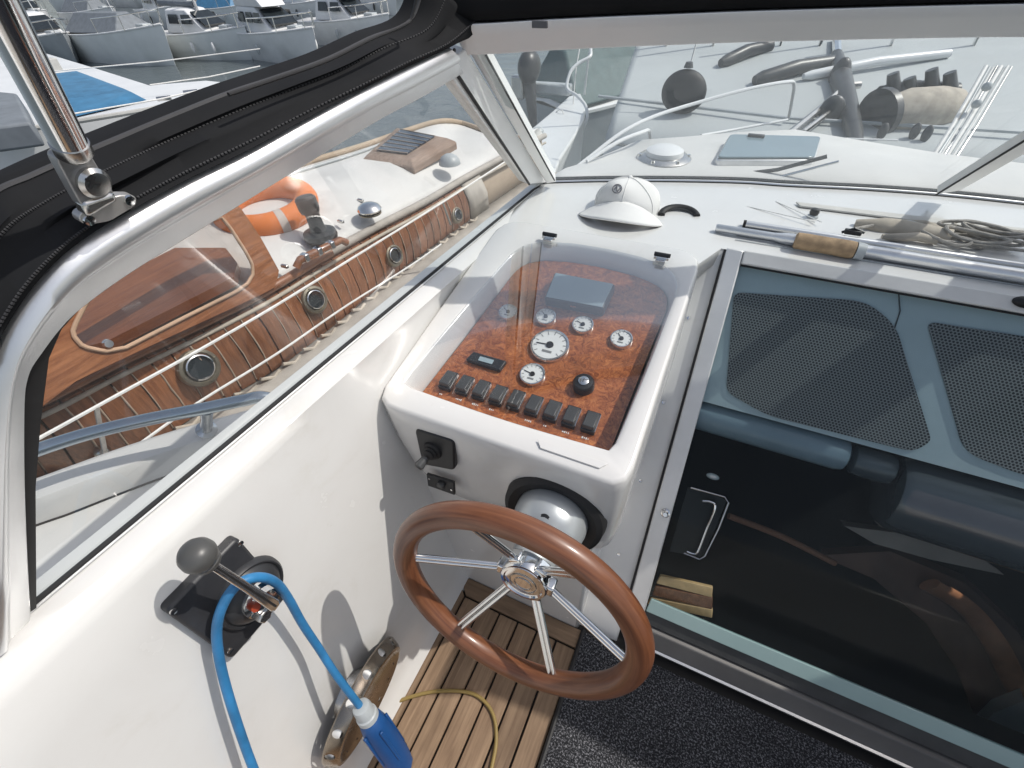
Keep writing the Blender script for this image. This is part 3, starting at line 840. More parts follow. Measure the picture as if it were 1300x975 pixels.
# strip along the side: section from the frame outward/up
edge_lo = [(600, 40), (560, 58), (505, 82), (450, 108), (380, 144), (300, 187), (225, 222), (157, 258), (95, 294), (45, 335), (0, 394), (-40, 470)]
edge_hi = [(540, -30), (522, 25), (470, 48), (415, 75), (350, 98), (290, 118), (215, 148), (150, 175), (95, 198), (40, 222), (-10, 245), (-60, 300)]
secs = []
for i, (a, b) in enumerate(zip(edge_lo, edge_hi)):
    Aa = onside(*a, h=.002); Bb = onside(*b, h=-.03)
    out = []
    for t, h in ((0, -.02), (-.02, .008), (.1, .018), (.3, .022), (.5, .016), (.62, .020), (.75, .010), (.86, .014), (.97, .004), (1, -.010), (.9, -.03)):
        out.append(Aa.lerp(Bb, t) + SN * h)
    secs.append(out)
cols = [spline(c_, 8) for c_ in zip(*secs)]
rows = [list(r_) for r_ in zip(*cols)]
for i, r_ in enumerate(rows):
    for j in range(3, 10):
        s_ = math.sin(i * .23 + j * 1.1) * .0016 + math.sin(i * .09 - j * 1.9) * .003
        r_[j] = r_[j] + SN * s_ + V((0, 0, .5 * s_))
obj('side_roll', MB().loft(rows, True, True), CANVAS, can, sharp=80)
stv = MB()
for jj, hh in ((3, .0012), (6, .0012)):
    for i in range(0, len(rows) - 1):
        for f_ in (0, .5):
            p = rows[i][jj].lerp(rows[i + 1][jj], f_); q = rows[i][jj].lerp(rows[i + 1][jj], f_ + .3)
            stv.tube([p + SN * hh, q + SN * hh], .0011, 5)
obj('stitching', stv, pm('grey_thread', (.035, .035, .037), .85), can)['kind'] = 'stuff'
pip = [rows[i][8].lerp(rows[i][9], .4) + SN * .001 for i in range(len(rows))]
obj('crease_ridge', MB().tube(pip, .0022, 6), pm('pale_crease_grey', (.05, .05, .053), .7), can)  # thin lighter tube along a crease ridge of the canvas
# roll over the front rail
secs = []
for i, p in enumerate(rail):
    s_ = math.sin(i * .6) * .002
    secs.append([p + V(q_) for q_ in ((0, .02, .034), (0, -.012, .0375), (0, -.026, .041), (0, -.034, .052), (0, -.037 + s_, .068), (0, -.034, .088 + s_), (0, -.022, .104), (0, .006, .115), (0, .03, .105 + s_), (0, .042, .075), (0, .038, .05))])
obj('front_roll', MB().loft(secs, True, True), CANVAS, can, sharp=80)
seam = [p + V((0, -.0365, .082)) for p in rail[8:]]
obj('seam_cord', MB().tube(seam, .002, 6), pm('grey_seam', (.10, .10, .11), .7), can)
tgp = onz(690, 22, 1.225)
obj('canvas_tab', MB().box(tgp + V((.0, -.012, -.006)), (.022, .004, .008)), pm('grey_tab', (.12, .12, .125), .5), can, bevel=.001)
# welt around the opening
welt = [onside(*p, h=.006) for p in ((535, -40), (524, 18), (512, 32), (470, 50), (415, 77), (350, 100), (290, 120))]
obj('window_welt', MB().tube(spline(welt, 6), .0018, 8), RUB, can)

# unseen canvas added overhead, outlined to shade the cockpit floor and sill
hd_ = MB()
hp_ = [V((.72, .74, 1.52)), V((.70, 1.04, 1.50)), V((1.40, 1.05, 1.50)), V((1.46, 1.10, 1.48)), V((1.75, 1.14, 1.46)), V((1.80, 1.40, 1.38)), V((2.9, 1.34, 1.36)), V((2.9, -.6, 1.50)), V((1.30, -.6, 1.54)), V((1.26, .82, 1.53)), V((1.0, .82, 1.53)), V((.84, .80, 1.52))]
hd_.prism(hp_, V((0, 0, .02)))
obj('shade_hood', hd_, CANVAS, can, bevel=.006)
obj('shade_flap', MB().prism([V((.80, 1.40, 1.235)), V((.97, 1.43, 1.235)), V((.95, 1.06, 1.505)), V((.79, 1.06, 1.505))], V((0, .004, .006))), CANVAS, can)  # unseen flap added to cast the dark column on the perforated screens
obj('shade_hood_bow', MB().tube([V((.70, .86, 1.49)), V((2.40, .86, 1.47)), V((2.46, .84, .9))], .014, 12), CHROME, can)  # unseen tube under the added shading canvas

# ================================================================== STAINLESS HOOP AND BRACKET
hoop = thing('canopy_hoop', 'stainless canopy tube in a screwed bracket on the frame', 'canopy tube', onside(135, 268, .02))
bt = onside(128, 268, .016); s0 = onside(112, 222, .032); e0 = onside(90, 186, .034); e1 = onside(10, 32, .050)
tdir = (e1 - e0).normalized()
obj('tube', MB().tube([e0, e0.lerp(e1, .5), e1, e1 + tdir * .25], .0098, 32), CHROME, hoop)
obj('tube_end', MB().lathe([(.0105, -.003), (.0105, .004), (.0085, .007)], e0, -tdir, 28), STEEL, hoop)
tongue = [onside(*p, h=.028) for p in ((68, 196), (110, 188), (148, 250), (142, 262), (108, 268), (97, 250))]
obj('socket_tongue', MB().prism(roundpoly(tongue, .006, 4), SN * -.010), pm('dark_grey_stainless', (.34, .335, .33), .4, .6, .15, 30, .1, 300), hoop, bevel=.0025)  # tongue plate in a darker brushed grey than the foot
BRUSH = pm('dull_stainless', (.50, .49, .47), .42, .7, .15, 30, .1, 300)
sc_ = obj('pivot_screw', MB().lathe([(.0105, 0), (.0105, .003), (.008, .0055), (.003, .006)], onside(117, 231, .028), SN, 28), STEEL, hoop)
c = onside(117, 231, .0342)
ub = SN.orthogonal().normalized(); vb = SN.cross(ub)
obj('cross_slot', MB().box(c, (.009, .0018, .0008), (ub, vb, SN)).box(c + SN * .0002, (.0018, .009, .0008), (ub, vb, SN)), RUB, sc_)
foot = [onside(*p, h=.024) for p in ((100, 272), (150, 248), (172, 248), (174, 260), (140, 281), (110, 286), (101, 281))]
fo = obj('foot_plate', MB().prism(roundpoly(foot, .004, 4), SN * -.008), BRUSH, hoop, bevel=.002)
obj('foot_neck', MB().prism([onside(*p, h=.030) for p in ((104, 258), (146, 244), (152, 256), (112, 278))], SN * -.012), STEEL, hoop, bevel=.003)
for p in ((163, 254), (112, 279)):
    obj('foot_screw', MB().lathe([(.004, 0), (.0036, .002), (.001, .0022)], onside(*p, h=.024), SN, 14), CHROME, hoop)

# ================================================================== THINGS ON THE DASHBOARD
DZ = .803
# ---- white cap
cc = onz(790, 268, DZ)
capo = thing('cap', 'white cotton baseball cap with curved brim lying on the dashboard', 'cap', cc)
b0, b1 = onz(727, 284, DZ), onz(836, 300, DZ)
bu = (b1 - b0).normalized(); bv = V((-bu.y, bu.x, 0)); bw = (b1 - b0).length
bc = (b0 + b1) / 2
def brim(u, v, dz=0):
    s = (u - .5) * 2
    fwd = .088 * math.sqrt(max(0, 1 - s * s * .90))
    arch = .004 + (1 - s * s) * (.019 + .020 * v)
    p = bc + bu * (s * bw / 2 * (1 - .10 * v)) + bv * (.058 - fwd * (1 - v) * .72 + .01 * s * s)
    return p + V((0, 0, arch + dz))
bo_ = obj('brim', MB().grid(brim, 28, 8), CAPW, capo, solid=.0032, fix=False)
obj('brim_lining', MB().grid(lambda u, v: brim(.01 + u * .98, .02 + v * .96, -.0026), 28, 8), CAPB, capo, fix=False)
cr0 = bc + bv * .122
def crown(u, v):
    a = 2 * math.pi * u; t = v * math.pi / 2
    rx, ry, h = .080, .070, .070
    p = cr0 + bu * (rx * math.cos(a) * math.cos(t)) + bv * (ry * math.sin(a) * math.cos(t))
    z = h * math.sin(t) ** .62
    # front panel pinched up into a peak, back slumped
    fx = math.cos(a) * math.cos(t); fy = -math.sin(a) * math.cos(t)
    z *= 1 + .30 * max(0, fy + .3) * math.exp(-((fx + .5) / .4) ** 2) - .12 * max(0, -fy) + .05 * math.sin(fx * 4 + 1)
    z += .006 * math.sin(a * 3 + 1) * math.cos(t) * math.sin(2 * t)
    return p + V((0, 0, z + .002))
obj('crown', MB().grid(crown, 48, 14), CAPW, capo, sharp=80)
for k in range(6):
    obj('seam', MB().tube([crown((k + .5) / 6, j / 12) + V((0, 0, .0008)) for j in range(0, 13)], .0011, 5), CAPW, capo)
obj('button', MB().ball(crown(0, 1) + V((0, 0, .001)), .006, 12, 8, sc=(1, 1, .6)), CAPW, capo)
ecn = crown(.705, .40); en = (crown(.72, .40) - ecn).cross(crown(.705, .46) - ecn).normalized()
if en.dot(EYE - ecn) < 0: en = -en
eu = (crown(.72, .40) - crown(.69, .40)).normalized(); ev = en.cross(eu); ecn = ecn + en * .0008
em = MB().tube([ecn + (eu * math.cos(R(i * 18)) + ev * math.sin(R(i * 18))) * .0105 for i in range(20)], .0012, 6, closed=True)
em.tube(spline([ecn + eu * a + ev * b for a, b in ((-.005, -.005), (-.004, .005), (.0, -.001), (.004, -.005), (.005, .005))], 4), .0012, 6)
obj('badge', em, pm('grey_embroidery', (.16, .16, .18), .8), capo)
# ---- black oval vent
vc = onz(861, 273, DZ)
vt = thing('dash_vent', 'small black half round vent set in the dashboard beside the cap', 'vent', vc)
vu = (onz(884, 276, DZ) - onz(839, 275, DZ)); vw = vu.length; vu.normalize(); vv = V((-vu.y, vu.x, 0))
arc = [vc - vv * .012 + vu * (vw / 2 * math.cos(R(a))) + vv * (.036 * math.sin(R(a))) + V((0, 0, .004 + .006 * math.sin(R(a)))) for a in range(0, 181, 12)]
obj('hood', MB().tube(arc, .0062, 10, flat=1.3), RUB, vt)
obj('vent_lip', MB().tube([p + V((0, -.006, -.002)) for p in arc[2:-2]], .0035, 8), DGREY, vt)
# ---- small knob
kc = onz(1031, 277, DZ)
kn = thing('compass_knob', 'small grey knob standing on the dashboard behind the poles', 'knob', kc)
obj('knob_base', MB().lathe([(.012, 0), (.012, .006), (.009, .009)], kc, (0, 0, 1), 24), GREYP, kn)
obj('knob_top', MB().lathe([(.0085, .008), (.0105, .014), (.0085, .022), (.003, .024)], kc, (0, 0, 1), 24), DGREY, kn)
# ---- poles
def polez(a, b, r, z): return onz(*a, DZ + z), onz(*b, DZ + z)
p0, p1 = onz(909, 289, DZ + .011), onz(1300, 351, DZ + .014)
dpo = (p1 - p0).normalized()
bh = thing('boat_hook', 'thick silver aluminium pole with cork grip lying along the dashboard', 'boat hook', p0)
L_ = (p1 - p0).length
obj('shaft', MB().tube([p0 + dpo * .12, p0 + dpo * .145, p1 + dpo * .5], [.0085, .0125, .0135], 20), ALU, bh)
obj('end_section', MB().tube([p0, p0 + dpo * .002, p0 + dpo * .16], [.007, .0085, .0085], 18), ALU, bh)
g0, g1 = onz(1009, 305, DZ + .018), onz(1086, 318, DZ + .018)
gd = (g1 - g0).normalized()
obj('cork_grip', MB().tube([g0, g0 + gd * .003, g0 + gd * .02, g0.lerp(g1, .5), g1 - gd * .012, g1 - gd * .002, g1], [.013, .0165, .0172, .0168, .0175, .0165, .013], 22), CORK, bh)
obj('grip_collar', MB().tube([g1, g1 + gd * .016], [.0172, .0155], 20), GREYP, bh)
p0, p1 = onz(946, 284, DZ + .008), onz(1300, 338, DZ + .008)
dpo = (p1 - p0).normalized()
fr_ = thing('fishing_rod', 'thin silver rod with black clip lying behind the thick pole', 'rod', p0)
obj('shaft', MB().tube([p0, p0 + dpo * .30, p0 + dpo * .32, p1 + dpo * .4], [.0072, .0072, .0066, .0062], 14), ALU, fr_)
obj('end_cap', MB().tube([p0 - dpo * .004, p0 + dpo * .002], .0078, 14), RUB, fr_)
cl = onz(1082, 297, DZ + .016)
obj('clip', MB().box(cl + V((0, .0, .004)), (.032, .012, .010), (dpo, V((-dpo.y, dpo.x, 0)), V((0, 0, 1)))), BLK, fr_, bevel=.002)
obj('clip_lever', MB().tube([cl + dpo * -.02, cl + dpo * .0 + V((0, 0, .012)), cl + dpo * .02 + V((0, 0, .006))], .003, 8), BLK, fr_)
# ---- beige cloth strips / gloves
gl_ = thing('work_glove', 'crumpled beige work glove lying behind the silver poles', 'glove', onz(1140, 292, DZ))
pa = [onz(x, y, DZ + .008) for x, y in ((1086, 283), (1110, 287), (1140, 290), (1175, 297), (1205, 303))]
obj('palm', MB().tube(spline(pa, 6), [.008 + .011 * min(1, i / 8) for i in range(25)], 16, flat=1.0), BEIGE, gl_)
for (x0, y0), (x1, y1) in (((1180, 292), (1105, 281)), ((1195, 292), (1130, 281)), ((1205, 298), (1150, 286)), ((1190, 306), (1120, 300))):
    a, b = onz(x0, y0, DZ + .012), onz(x1, y1, DZ + .010)
    obj('finger', MB().tube([a, a.lerp(b, .35) + V((0, .004, .004)), a.lerp(b, .75), b], [.008, .009, .0085, .005], 12), BEIGE if x1 > 1110 else GREYP, gl_)
# ---- flat grey strip put where shadow stripes fall below the windscreen
st = MB(); sp0, sp1 = onz(1010, 258, DZ + .004), onz(1300, 288, DZ + .004)
st.prism([sp0, sp1 + V((.2, -.01, 0)), sp1 + V((.2, -.045, 0)), sp0 + V((.01, -.022, 0))], V((0, 0, .004)))
tag(obj('shadow_strip', st, pm('shadow_strip_grey', (.55, .54, .51), .85, 0, .1, 20), bevel=.001), 'flat pale grey strip standing in for shadow along the windscreen foot', 'shadow strip')
# ---- tangled rope heap
rp = thing('rope_heap', 'tangled heap of thin grey weathered rope at the right dashboard end', 'rope', onz(1250, 300, DZ))
for k in range(9):
    cx_, cy_ = random.uniform(1195, 1300), random.uniform(294, 312)
    cw = onz(cx_, cy_, DZ + .006); pts = []
    rx, ry = random.uniform(.03, .09), random.uniform(.012, .028); ph = random.uniform(0, 6)
    for a in range(0, 400, 24):
        t = R(a) + ph
        pts.append(cw + V((rx * math.cos(t), ry * math.sin(t) - rx * .22 * math.cos(t), .004 + .008 * (k % 3) + .004 * math.sin(2 * t + k))))
    obj('strand', MB().tube(spline(pts, 3), .0035, 7), ROPE, rp)
for (a, b, c_) in (((1196, 296), (1240, 290), (1330, 300)), ((1190, 305), (1250, 312), (1330, 322)), ((1085, 290), (1150, 283), (1320, 296))):
    obj('strand', MB().tube(spline([onz(*p, DZ + .014) for p in (a, b, c_)], 8), .0032, 7), ROPE, rp)
# thin guy lines on the shelf
tl_ = MB()
tl_.tube([onz(948, 262, DZ + .002), onz(1035, 282, DZ + .012)], .0012, 6); tl_.tube([onz(985, 256, DZ + .002), onz(1043, 282, DZ + .012)], .0012, 6)
tag(obj('thin_line', tl_, WROPE), 'pair of thin white lines crossing the dashboard to the grey knob', 'line')

# ================================================================== COMPANIONWAY HATCH
def ondoor(px, py, h=0): return onp(px, py, door(0, 0, h), DN)
hat = thing('hatch_door', 'sloping aluminium framed hatch door with tinted glass pane', 'hatch door', door(.5, 0, 0))
UR = 1.35
# stiles and rails
st_ = [door(.0335, .035, .010), door(.0755, .035, .010), door(.0475, .921, .010), door(.0125, .921, .010)]
STILE = pm('worn_aluminium', (.74, .735, .72), .36, .35, .08, 8, .05, 200)
obj('stile', MB().prism(st_, -DN * .024), STILE, hat, bevel=.003)
obj('stile', MB().prism([door(UR, .035, .010), door(UR + .04, .035, .010), door(UR + .04, .921, .010), door(UR, .921, .010)], -DN * .024), ALU, hat, bevel=.003)
obj('top_rail', MB().prism([door(.049, .893, .012), door(UR - .001, .893, .012), door(UR - .001, .9215, .012), door(.048, .9215, .012)], -DN * .026), pm('cream_hatch_rail', (.66, .655, .64), .4), hat, bevel=.003)
obj('door_gasket', MB().tube([door(.0315, .03, .006), door(.011, .917, .006)], .0032, 8), RUB, hat)
obj('rail_gasket', MB().tube([door(.05, .8905, .007), door(UR, .8905, .007)], .0022, 6), RUB, hat)
gl0 = [door(.078, .062, .0), door(UR, .062, .0), door(UR, .892, .0), door(.048, .892, .0)]
obj('glass_pane', MB().add(gl0, [(0, 1, 2, 3)]), DOORG, hat, fix=False)
# thick greenish lower edge of the glass, dark channel and sill
GEDGE = pm('green_glass_edge', (.33, .46, .45), .15, 0, .06, 4, coat=.5)
obj('glass_edge', MB().prism([door(.077, .046, .004), door(UR, .046, .004), door(UR, .082, .002), door(.081, .082, .002)], -DN * .008), GEDGE, hat, bevel=.002)
obj('channel', MB().prism([door(.072, .012, -.002), door(UR, .012, -.002), door(UR, .045, -.002), door(.074, .045, -.002)], -DN * .02), DGREY, hat)
sill = MB()
sill.prism([V((.058, .470, .0)), V((.058, .470, .012)), V((.058, .477, .020)), V((.058, .497, .052)), V((.058, .53, .052)), V((.058, .53, .0))], V((UR, 0, 0)))
so_ = struct(obj('sill', sill, ALU, bevel=.002), 'grey aluminium sill under the hatch door', 'sill')
so_.data.materials.clear(); so_.data.materials.append(pm('dull_grey_sill', (.16, .155, .15), .5, .4))
obj('sill_lip', MB().box((.06 + UR / 2, .470, .016), (UR, .006, .004)), ALU, so_)
# lock knob
kc = ondoor(845, 651, .010)
lk = obj('lock_knob', MB().lathe([(.0105, -.001), (.0105, .003), (.007, .004), (.0062, .012), (.005, .014)], kc, DN, 24), CHROME, hat)
# pull handle behind/at the glass
h_ = [ondoor(*p, h=-.006) for p in ((876, 619), (925, 634), (912, 690), (884, 710), (858, 702))]
hd = obj('pull_handle', MB().tube(spline([ondoor(*p, h=.010) for p in ((892, 636), (902, 637), (908, 644), (897, 672), (886, 700), (880, 703), (872, 700))], 5), .0026, 8), CHROME, hat)
obj('handle_frame', MB().tube([ondoor(*p, h=.003) for p in ((877, 619), (920, 631), (925, 638), (912, 672), (895, 706), (888, 710), (868, 702))], .0022, 8), STEEL, hd)
obj('handle_backing', MB().prism([ondoor(*p, h=-.002) for p in ((873, 619), (923, 634), (893, 708), (850, 700))], -DN * .006), DARKIN, hd)
obj('finger_pull', MB().ball(ondoor(905, 605, -.006), .011, sc=(1.3, .6, .7)), GREYP, hd)
# dark rubber stop on the top rail, right
rs = ondoor(1297, 383, .014)
obj('rubber_stop', MB().ball(rs + V((.006, 0, 0)), .016, sc=(1.2, .8, .6)), RUB, hat)

# ---- behind the glass: back panel with two perforated screens, roll cushion, dark cabin
def onbk(px, py, h): return onp(px, py, door(0, 0, h), DN)
BKH = -.014
seat = thing('cabin_bunk', 'blue grey panel with two black perforated screens behind the glass', 'bunk', door(.5, .55, BKH))
obj('panel', MB().prism([door(.03, .585, BKH), door(UR, .585, BKH), door(UR, .915, BKH), door(.03, .915, BKH)], -DN * .02), VINYL, seat)
def meshpanel(pxs, rad):
    q = [onbk(*p, BKH + .004) for p in pxs]
    loop = roundpoly(q, rad, 6)
    o = obj('perforated_screen', MB().prism(loop, -DN * .003), PERF, seat)
    uv = o.data.uv_layers.new(name='UVMap')
    org = ORG[o.name]
    for li, lp_ in enumerate(o.data.loops):
        p = o.data.vertices[lp_.vertex_index].co + org
        uv.data[li].uv = (p.x + 3, (p - door(0, 0)).dot(DT) + 3)
    return o
m1_ = meshpanel([(932, 371), (1099, 382), (1137, 412), (1183, 560), (1160, 574), (975, 528), (922, 498)], [.018, .03, .03, .012, .02, .03, .02])
m2_ = meshpanel([(1177, 408), (1480, 455), (1500, 640), (1300, 604), (1225, 575)], [.018, .02, .02, .03, .03])
obj('screen_seam', MB().tube([onbk(1141, 372, BKH + .002), onbk(1143, 395, BKH + .002), onbk(1135, 420, BKH + .002)], .0012, 6), DGREY, seat)
# roll: cylinder along X in three lengths
def rollc(px, py, h): return onbk(px, py, h)
ry = door(0, .548, -.050)
def roll(x0, x1, r, nm, m_, dz=0, dy=0):
    c0 = V((x0, ry.y + dy, ry.z + dz)); c1 = V((x1, ry.y + dy, ry.z + dz)); dx = V((1, 0, 0))
    return obj(nm, MB().tube([c0, c0 + dx * .006, c0 + dx * .02, c1 - dx * .02, c1 - dx * .006, c1], [r * .6, r * .9, r, r, r * .9, r * .6], 28), m_, seat)
roll(.02, .372, .036, 'roll_cushion', pm('slate_vinyl', (.20, .26, .30), .3, 0, .12, 6, .05, 90, coat=.3))
roll(.376, .46, .034, 'roll_cushion', VINYLD, -.004)
roll(.464, UR + .1, .088, 'roll_cushion', pm('glossy_charcoal_vinyl', (.055, .063, .07), .20, 0, .15, 6, .10, 60, coat=.9), -.058, .0)
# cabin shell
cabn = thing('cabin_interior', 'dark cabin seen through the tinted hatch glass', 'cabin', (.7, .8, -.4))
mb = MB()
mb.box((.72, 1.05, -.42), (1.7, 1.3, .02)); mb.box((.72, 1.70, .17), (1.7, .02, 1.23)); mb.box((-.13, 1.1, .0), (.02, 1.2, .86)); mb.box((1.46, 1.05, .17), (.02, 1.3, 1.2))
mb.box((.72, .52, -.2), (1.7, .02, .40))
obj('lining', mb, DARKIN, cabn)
# curved brown locker edge low right, tan shelf strip, teak step
lk_ = [dist(x, y, 1.32) for x, y in ((1180, 742), (1225, 770), (1262, 815), (1290, 870), (1325, 930))]
obj('locker_rim', MB().tube(spline(lk_, 6), .030, 12, flat=.5), BROWN, cabn)
bl = [dist(x, y, 1.36) for x, y in ((1040, 705), (1110, 735), (1175, 790), (1215, 850), (1245, 930), (1330, 960), (1330, 860), (1290, 800), (1225, 740), (1130, 700))]
obj('locker_door', MB().prism(bl, V((.02, .05, -.03))), pm('brown_locker_door', (.22, .12, .08), .5, 0, .3, 6), cabn)
gp_ = [dist(x, y, 1.25) for x, y in ((1300, 890), (1262, 905), (1238, 930), (1240, 985), (1340, 1010))]
obj('grey_step', MB().prism(gp_, V((.02, .05, -.03))), pm('grey_step_vinyl', (.30, .34, .33), .6), cabn)
obj('locker_front', MB().loft([spline(lk_, 6), [p + V((.25, .2, -.25)) for p in spline(lk_, 6)]], closed=False), DARKIN, cabn)
sh = [dist(x, y, 1.22) for x, y in ((1075, 668), (1150, 690), (1262, 728), (1240, 722), (1150, 705))]
obj('shelf_edge', MB().prism([dist(x, y, 1.22) for x, y in ((1072, 668), (1150, 678), (1250, 712), (1275, 730), (1180, 710), (1110, 690))], V((0, .03, -.02))), pm('tan_shelf', (.32, .27, .23), .6), cabn)
ga = [dist(x, y, 1.20) for x, y in ((925, 655), (990, 680), (1060, 715))]
obj('wood_trim', MB().tube(spline(ga, 5), .008, 8), pm('dark_trim_wood', (.20, .09, .05), .6), cabn)
for k, (y0, y1) in enumerate(((731, 742), (744, 757), (759, 768))):
    q = [ondoor(*p, h=-.03) for p in ((838 - k * 6, y0), (905, y0 + 15), (904, y1 + 17), (833 - k * 6, y1 - 1))]
    obj('step_slat', MB().prism(q, -DN * .012), pm('sunlit_tone_step_wood', (.72, .46, .22), .5, 0, .3, 20) if k != 1 else MAHL, cabn, bevel=.002)  # outer slats lightened, sunlight put into their base colour

# ================================================================== OUTSIDE, OWN DECKS
# side deck with raised white toe rail (port)
tr0 = [onz(x, y, .55) for x, y in ((20, 611), (45, 603), (100, 583), (160, 562), (230, 540), (300, 521), (345, 508))]
dd = (tr0[-1] - tr0[-2]).normalized(); tr0 = [tr0[0] * 9 - tr0[1] * 8, tr0[0] * 4 - tr0[1] * 3] + tr0 + [tr0[-1] + dd * .25, tr0[-1] + dd * .6]
tr0 = spline(tr0, 4)
mb = MB()
inner = [p + V((.085, -.02, 0)) for p in tr0]
mb.loft([[p + V((-.02, 0, -.7)) for p in tr0], [p + V((-.005, 0, -.03)) for p in tr0], [p + V((.01, 0, -.004)) for p in tr0], [p + V((.03, 0, .002)) for p in tr0], [p + V((-.008, .004, .0)) for p in inner], [p + V((.0, 0, -.012)) for p in inner], [p + V((.006, 0, -.055)) for p in inner], [V((-.50, p.y, .49)) for p in inner]], closed=False)
sdk = struct(obj('side_deck', mb, DECKW, sharp=45, solid=.003), 'white side deck and toe rail outside the side window', 'side deck')
ln = [p + V((.007, 0, -.053)) for p in inner]
obj('deck_seam', MB().tube(ln, .003, 6), RUB, sdk)
# outside of the coaming below the window
mb = MB().prism([V((-.535, -.9, .80)), V((-.51, 1.24, .775)), V((-.51, 1.24, .3)), V((-.535, -.9, .3))], V((-.02, 0, 0)))
obj('coaming_side', mb, GEL, sdk)
# stainless hand rail
hr = [onz(x, y, .66) for x, y in ((20, 583), (48, 571), (110, 551), (180, 534), (262, 518), (310, 508), (338, 505))]
hrail = thing('hand_rail', 'polished stainless hand rail on a short stanchion outside the window', 'hand rail', onz(262, 545, .55))
e = hr[-1]; hr = [hr[0] * 2 - hr[1]] + hr + [e + V((.05, .03, -.05))]
obj('rail_tube', MB().tube(spline(hr, 6), .0125, 16), pm('blue_grey_stainless', (.52, .58, .62), .2, 1, .05, 8), hrail)
p = onz(262, 520, .655); pb = onz(262, 547, .565); obj('stanchion', MB().lathe([(.02, -.105), (.02, -.10), (.012, -.095), (.0105, -.04), (.013, .0)], p, p - pb, 20), pm('stanchion_steel', (.6, .62, .64), .25, 1), hrail)
# foredeck
fd_px = [(690, 231), (718, 214), (748, 205), (785, 190), (812, 178), (870, 174), (940, 168), (1010, 165), (1100, 180), (1200, 196), (1300, 208), (1500, 235)]
fdl = [onz(x, y, .775) for x, y in fd_px] + [V((1.75, 1.95, .775)), V((2.6, 1.5, .775))]
near = [bs_[int(i * (nb_ - 1) / 12)] + V((0, .012, -.016)) for i in range(13)] + [bs_[-1] + V((.6, -.2, -.016))]
fcen = [a.lerp(b, .5) + V((0, 0, .01)) for a, b in zip(fdl, near)]
mb = MB().loft([near, fcen, fdl, [p + V((0, .03, -.03)) for p in fdl], [p + V((0, .05, -.5)) for p in fdl]], closed=False)
fdk = struct(obj('foredeck', mb, DECKW, sharp=50, solid=.003), 'white foredeck in front of the windscreen', 'foredeck')
# round deck vent
vc = onz(842, 204, .782)
dv = thing('deck_vent', 'low round stainless deck vent on the foredeck', 'deck vent', vc)
obj('flange', MB().lathe([(.085, 0), (.083, .010), (.070, .018), (.055, .020)], vc, (0, 0, 1), 36), STEEL, dv)
obj('cover', MB().lathe([(.058, .018), (.056, .032), (.040, .040), (.01, .043)], vc, (0, 0, 1), 36), HULLW, dv)
for a in range(6):
    obj('bolt', MB().lathe([(.006, .012), (.005, .02)], vc + V((.074 * math.cos(R(60 * a + 15)), .074 * math.sin(R(60 * a + 15)), 0)), (0, 0, 1), 10), CHROME, dv)
# deck hatch
hq = [onz(*p, .805) for p in ((908, 203), (1035, 203), (1043, 176), (925, 173))]
dh = thing('deck_hatch', 'smoked blue grey acrylic hatch on the foredeck', 'deck hatch', sum(hq, V((0, 0, 0))) / 4)
obj('hatch_frame', MB().prism(roundpoly(hq, .02, 4), V((0, 0, -.025))), ALU, dh, bevel=.003)
hc = sum(hq, V((0, 0, 0))) / 4
obj('smoked_pane', MB().prism(roundpoly([hc + (p - hc) * .97 + V((0, 0, .002)) for p in hq], .02, 4), V((0, 0, .006))), pm('smoked_acrylic', (.17, .24, .27), .15, 0, .05, 5), dh, bevel=.002)
obj('hatch_catch', MB().box(hq[3].lerp(hq[2], .3) + V((0, -.03, .012)), (.05, .015, .008)), BLK, dh, bevel=.002)
# bow rails
bowr = thing('bow_rail', 'thin white tubular bow rail round the foredeck', 'rail', onz(740, 212, .78))
def rl(px, y0, y1, nm, r=.0062):
    n = len(px); pts = [ony(x, y, y0 + (y1 - y0) * i / (n - 1)) for i, (x, y) in enumerate(px)]
    return obj(nm, MB().tube(spline(pts, 5), r, 8), WROPE if False else HULLW, bowr)
rl([(712, 228), (748, 200), (790, 168), (830, 148), (880, 132), (950, 113), (1000, 104), (1008, 108), (1006, 125), (1001, 152)], 1.42, 2.6, 'top_tube')
rl([(745, 205), (785, 180), (815, 168), (824, 166), (826, 178)], 1.5, 1.95, 'mid_tube')
rl([(890, 172), (930, 165), (1000, 152)], 2.05, 2.5, 'lower_tube', .005)
rl([(922, 173), (1040, 175), (1140, 178)], 2.1, 2.2, 'guard_wire', .003)

# ================================================================== THE CLASSIC WOODEN YACHT ALONGSIDE
def col_(i, n, pts):
    f = i / (n - 1) * (len(pts) - 1); k = min(int(f), len(pts) - 2); return pts[k].lerp(pts[k + 1], f - k)
yacht = thing('wooden_yacht', 'old varnished wooden yacht with white coachroof moored alongside', 'yacht', (-1.8, 1.0, -.2))
top_px = [(-60, 560), (0, 534), (63, 506), (146, 464), (230, 425), (300, 391), (345, 367), (410, 328), (475, 292), (540, 258), (592, 227), (644, 199), (690, 175)]
top_z = [.46, .46, .46, .455, .45, .445, .44, .43, .42, .40, .385, .37, .36]
top3 = [onz(*p, z) for p, z in zip(top_px, top_z)]
top3 = spline(top3, 8)
bot_px = [(-60, 655), (0, 625), (42, 608), (140, 577), (199, 558), (244, 530), (300, 499), (342, 474), (400, 432), (450, 391), (515, 338), (609, 270), (690, 215)]
bot3 = spline([onz(*p, .17) for p in bot_px], 8)
topY = lambda y: next((a.lerp(b, (y - a.y) / max(1e-6, b.y - a.y)) for a, b in zip(top3, top3[1:]) if a.y <= y <= b.y), top3[-1] if y > top3[-1].y else top3[0])
botY = lambda y: next((a.lerp(b, (y - a.y) / max(1e-6, b.y - a.y)) for a, b in zip(bot3, bot3[1:]) if a.y <= y <= b.y), bot3[-1] if y > bot3[-1].y else bot3[0])
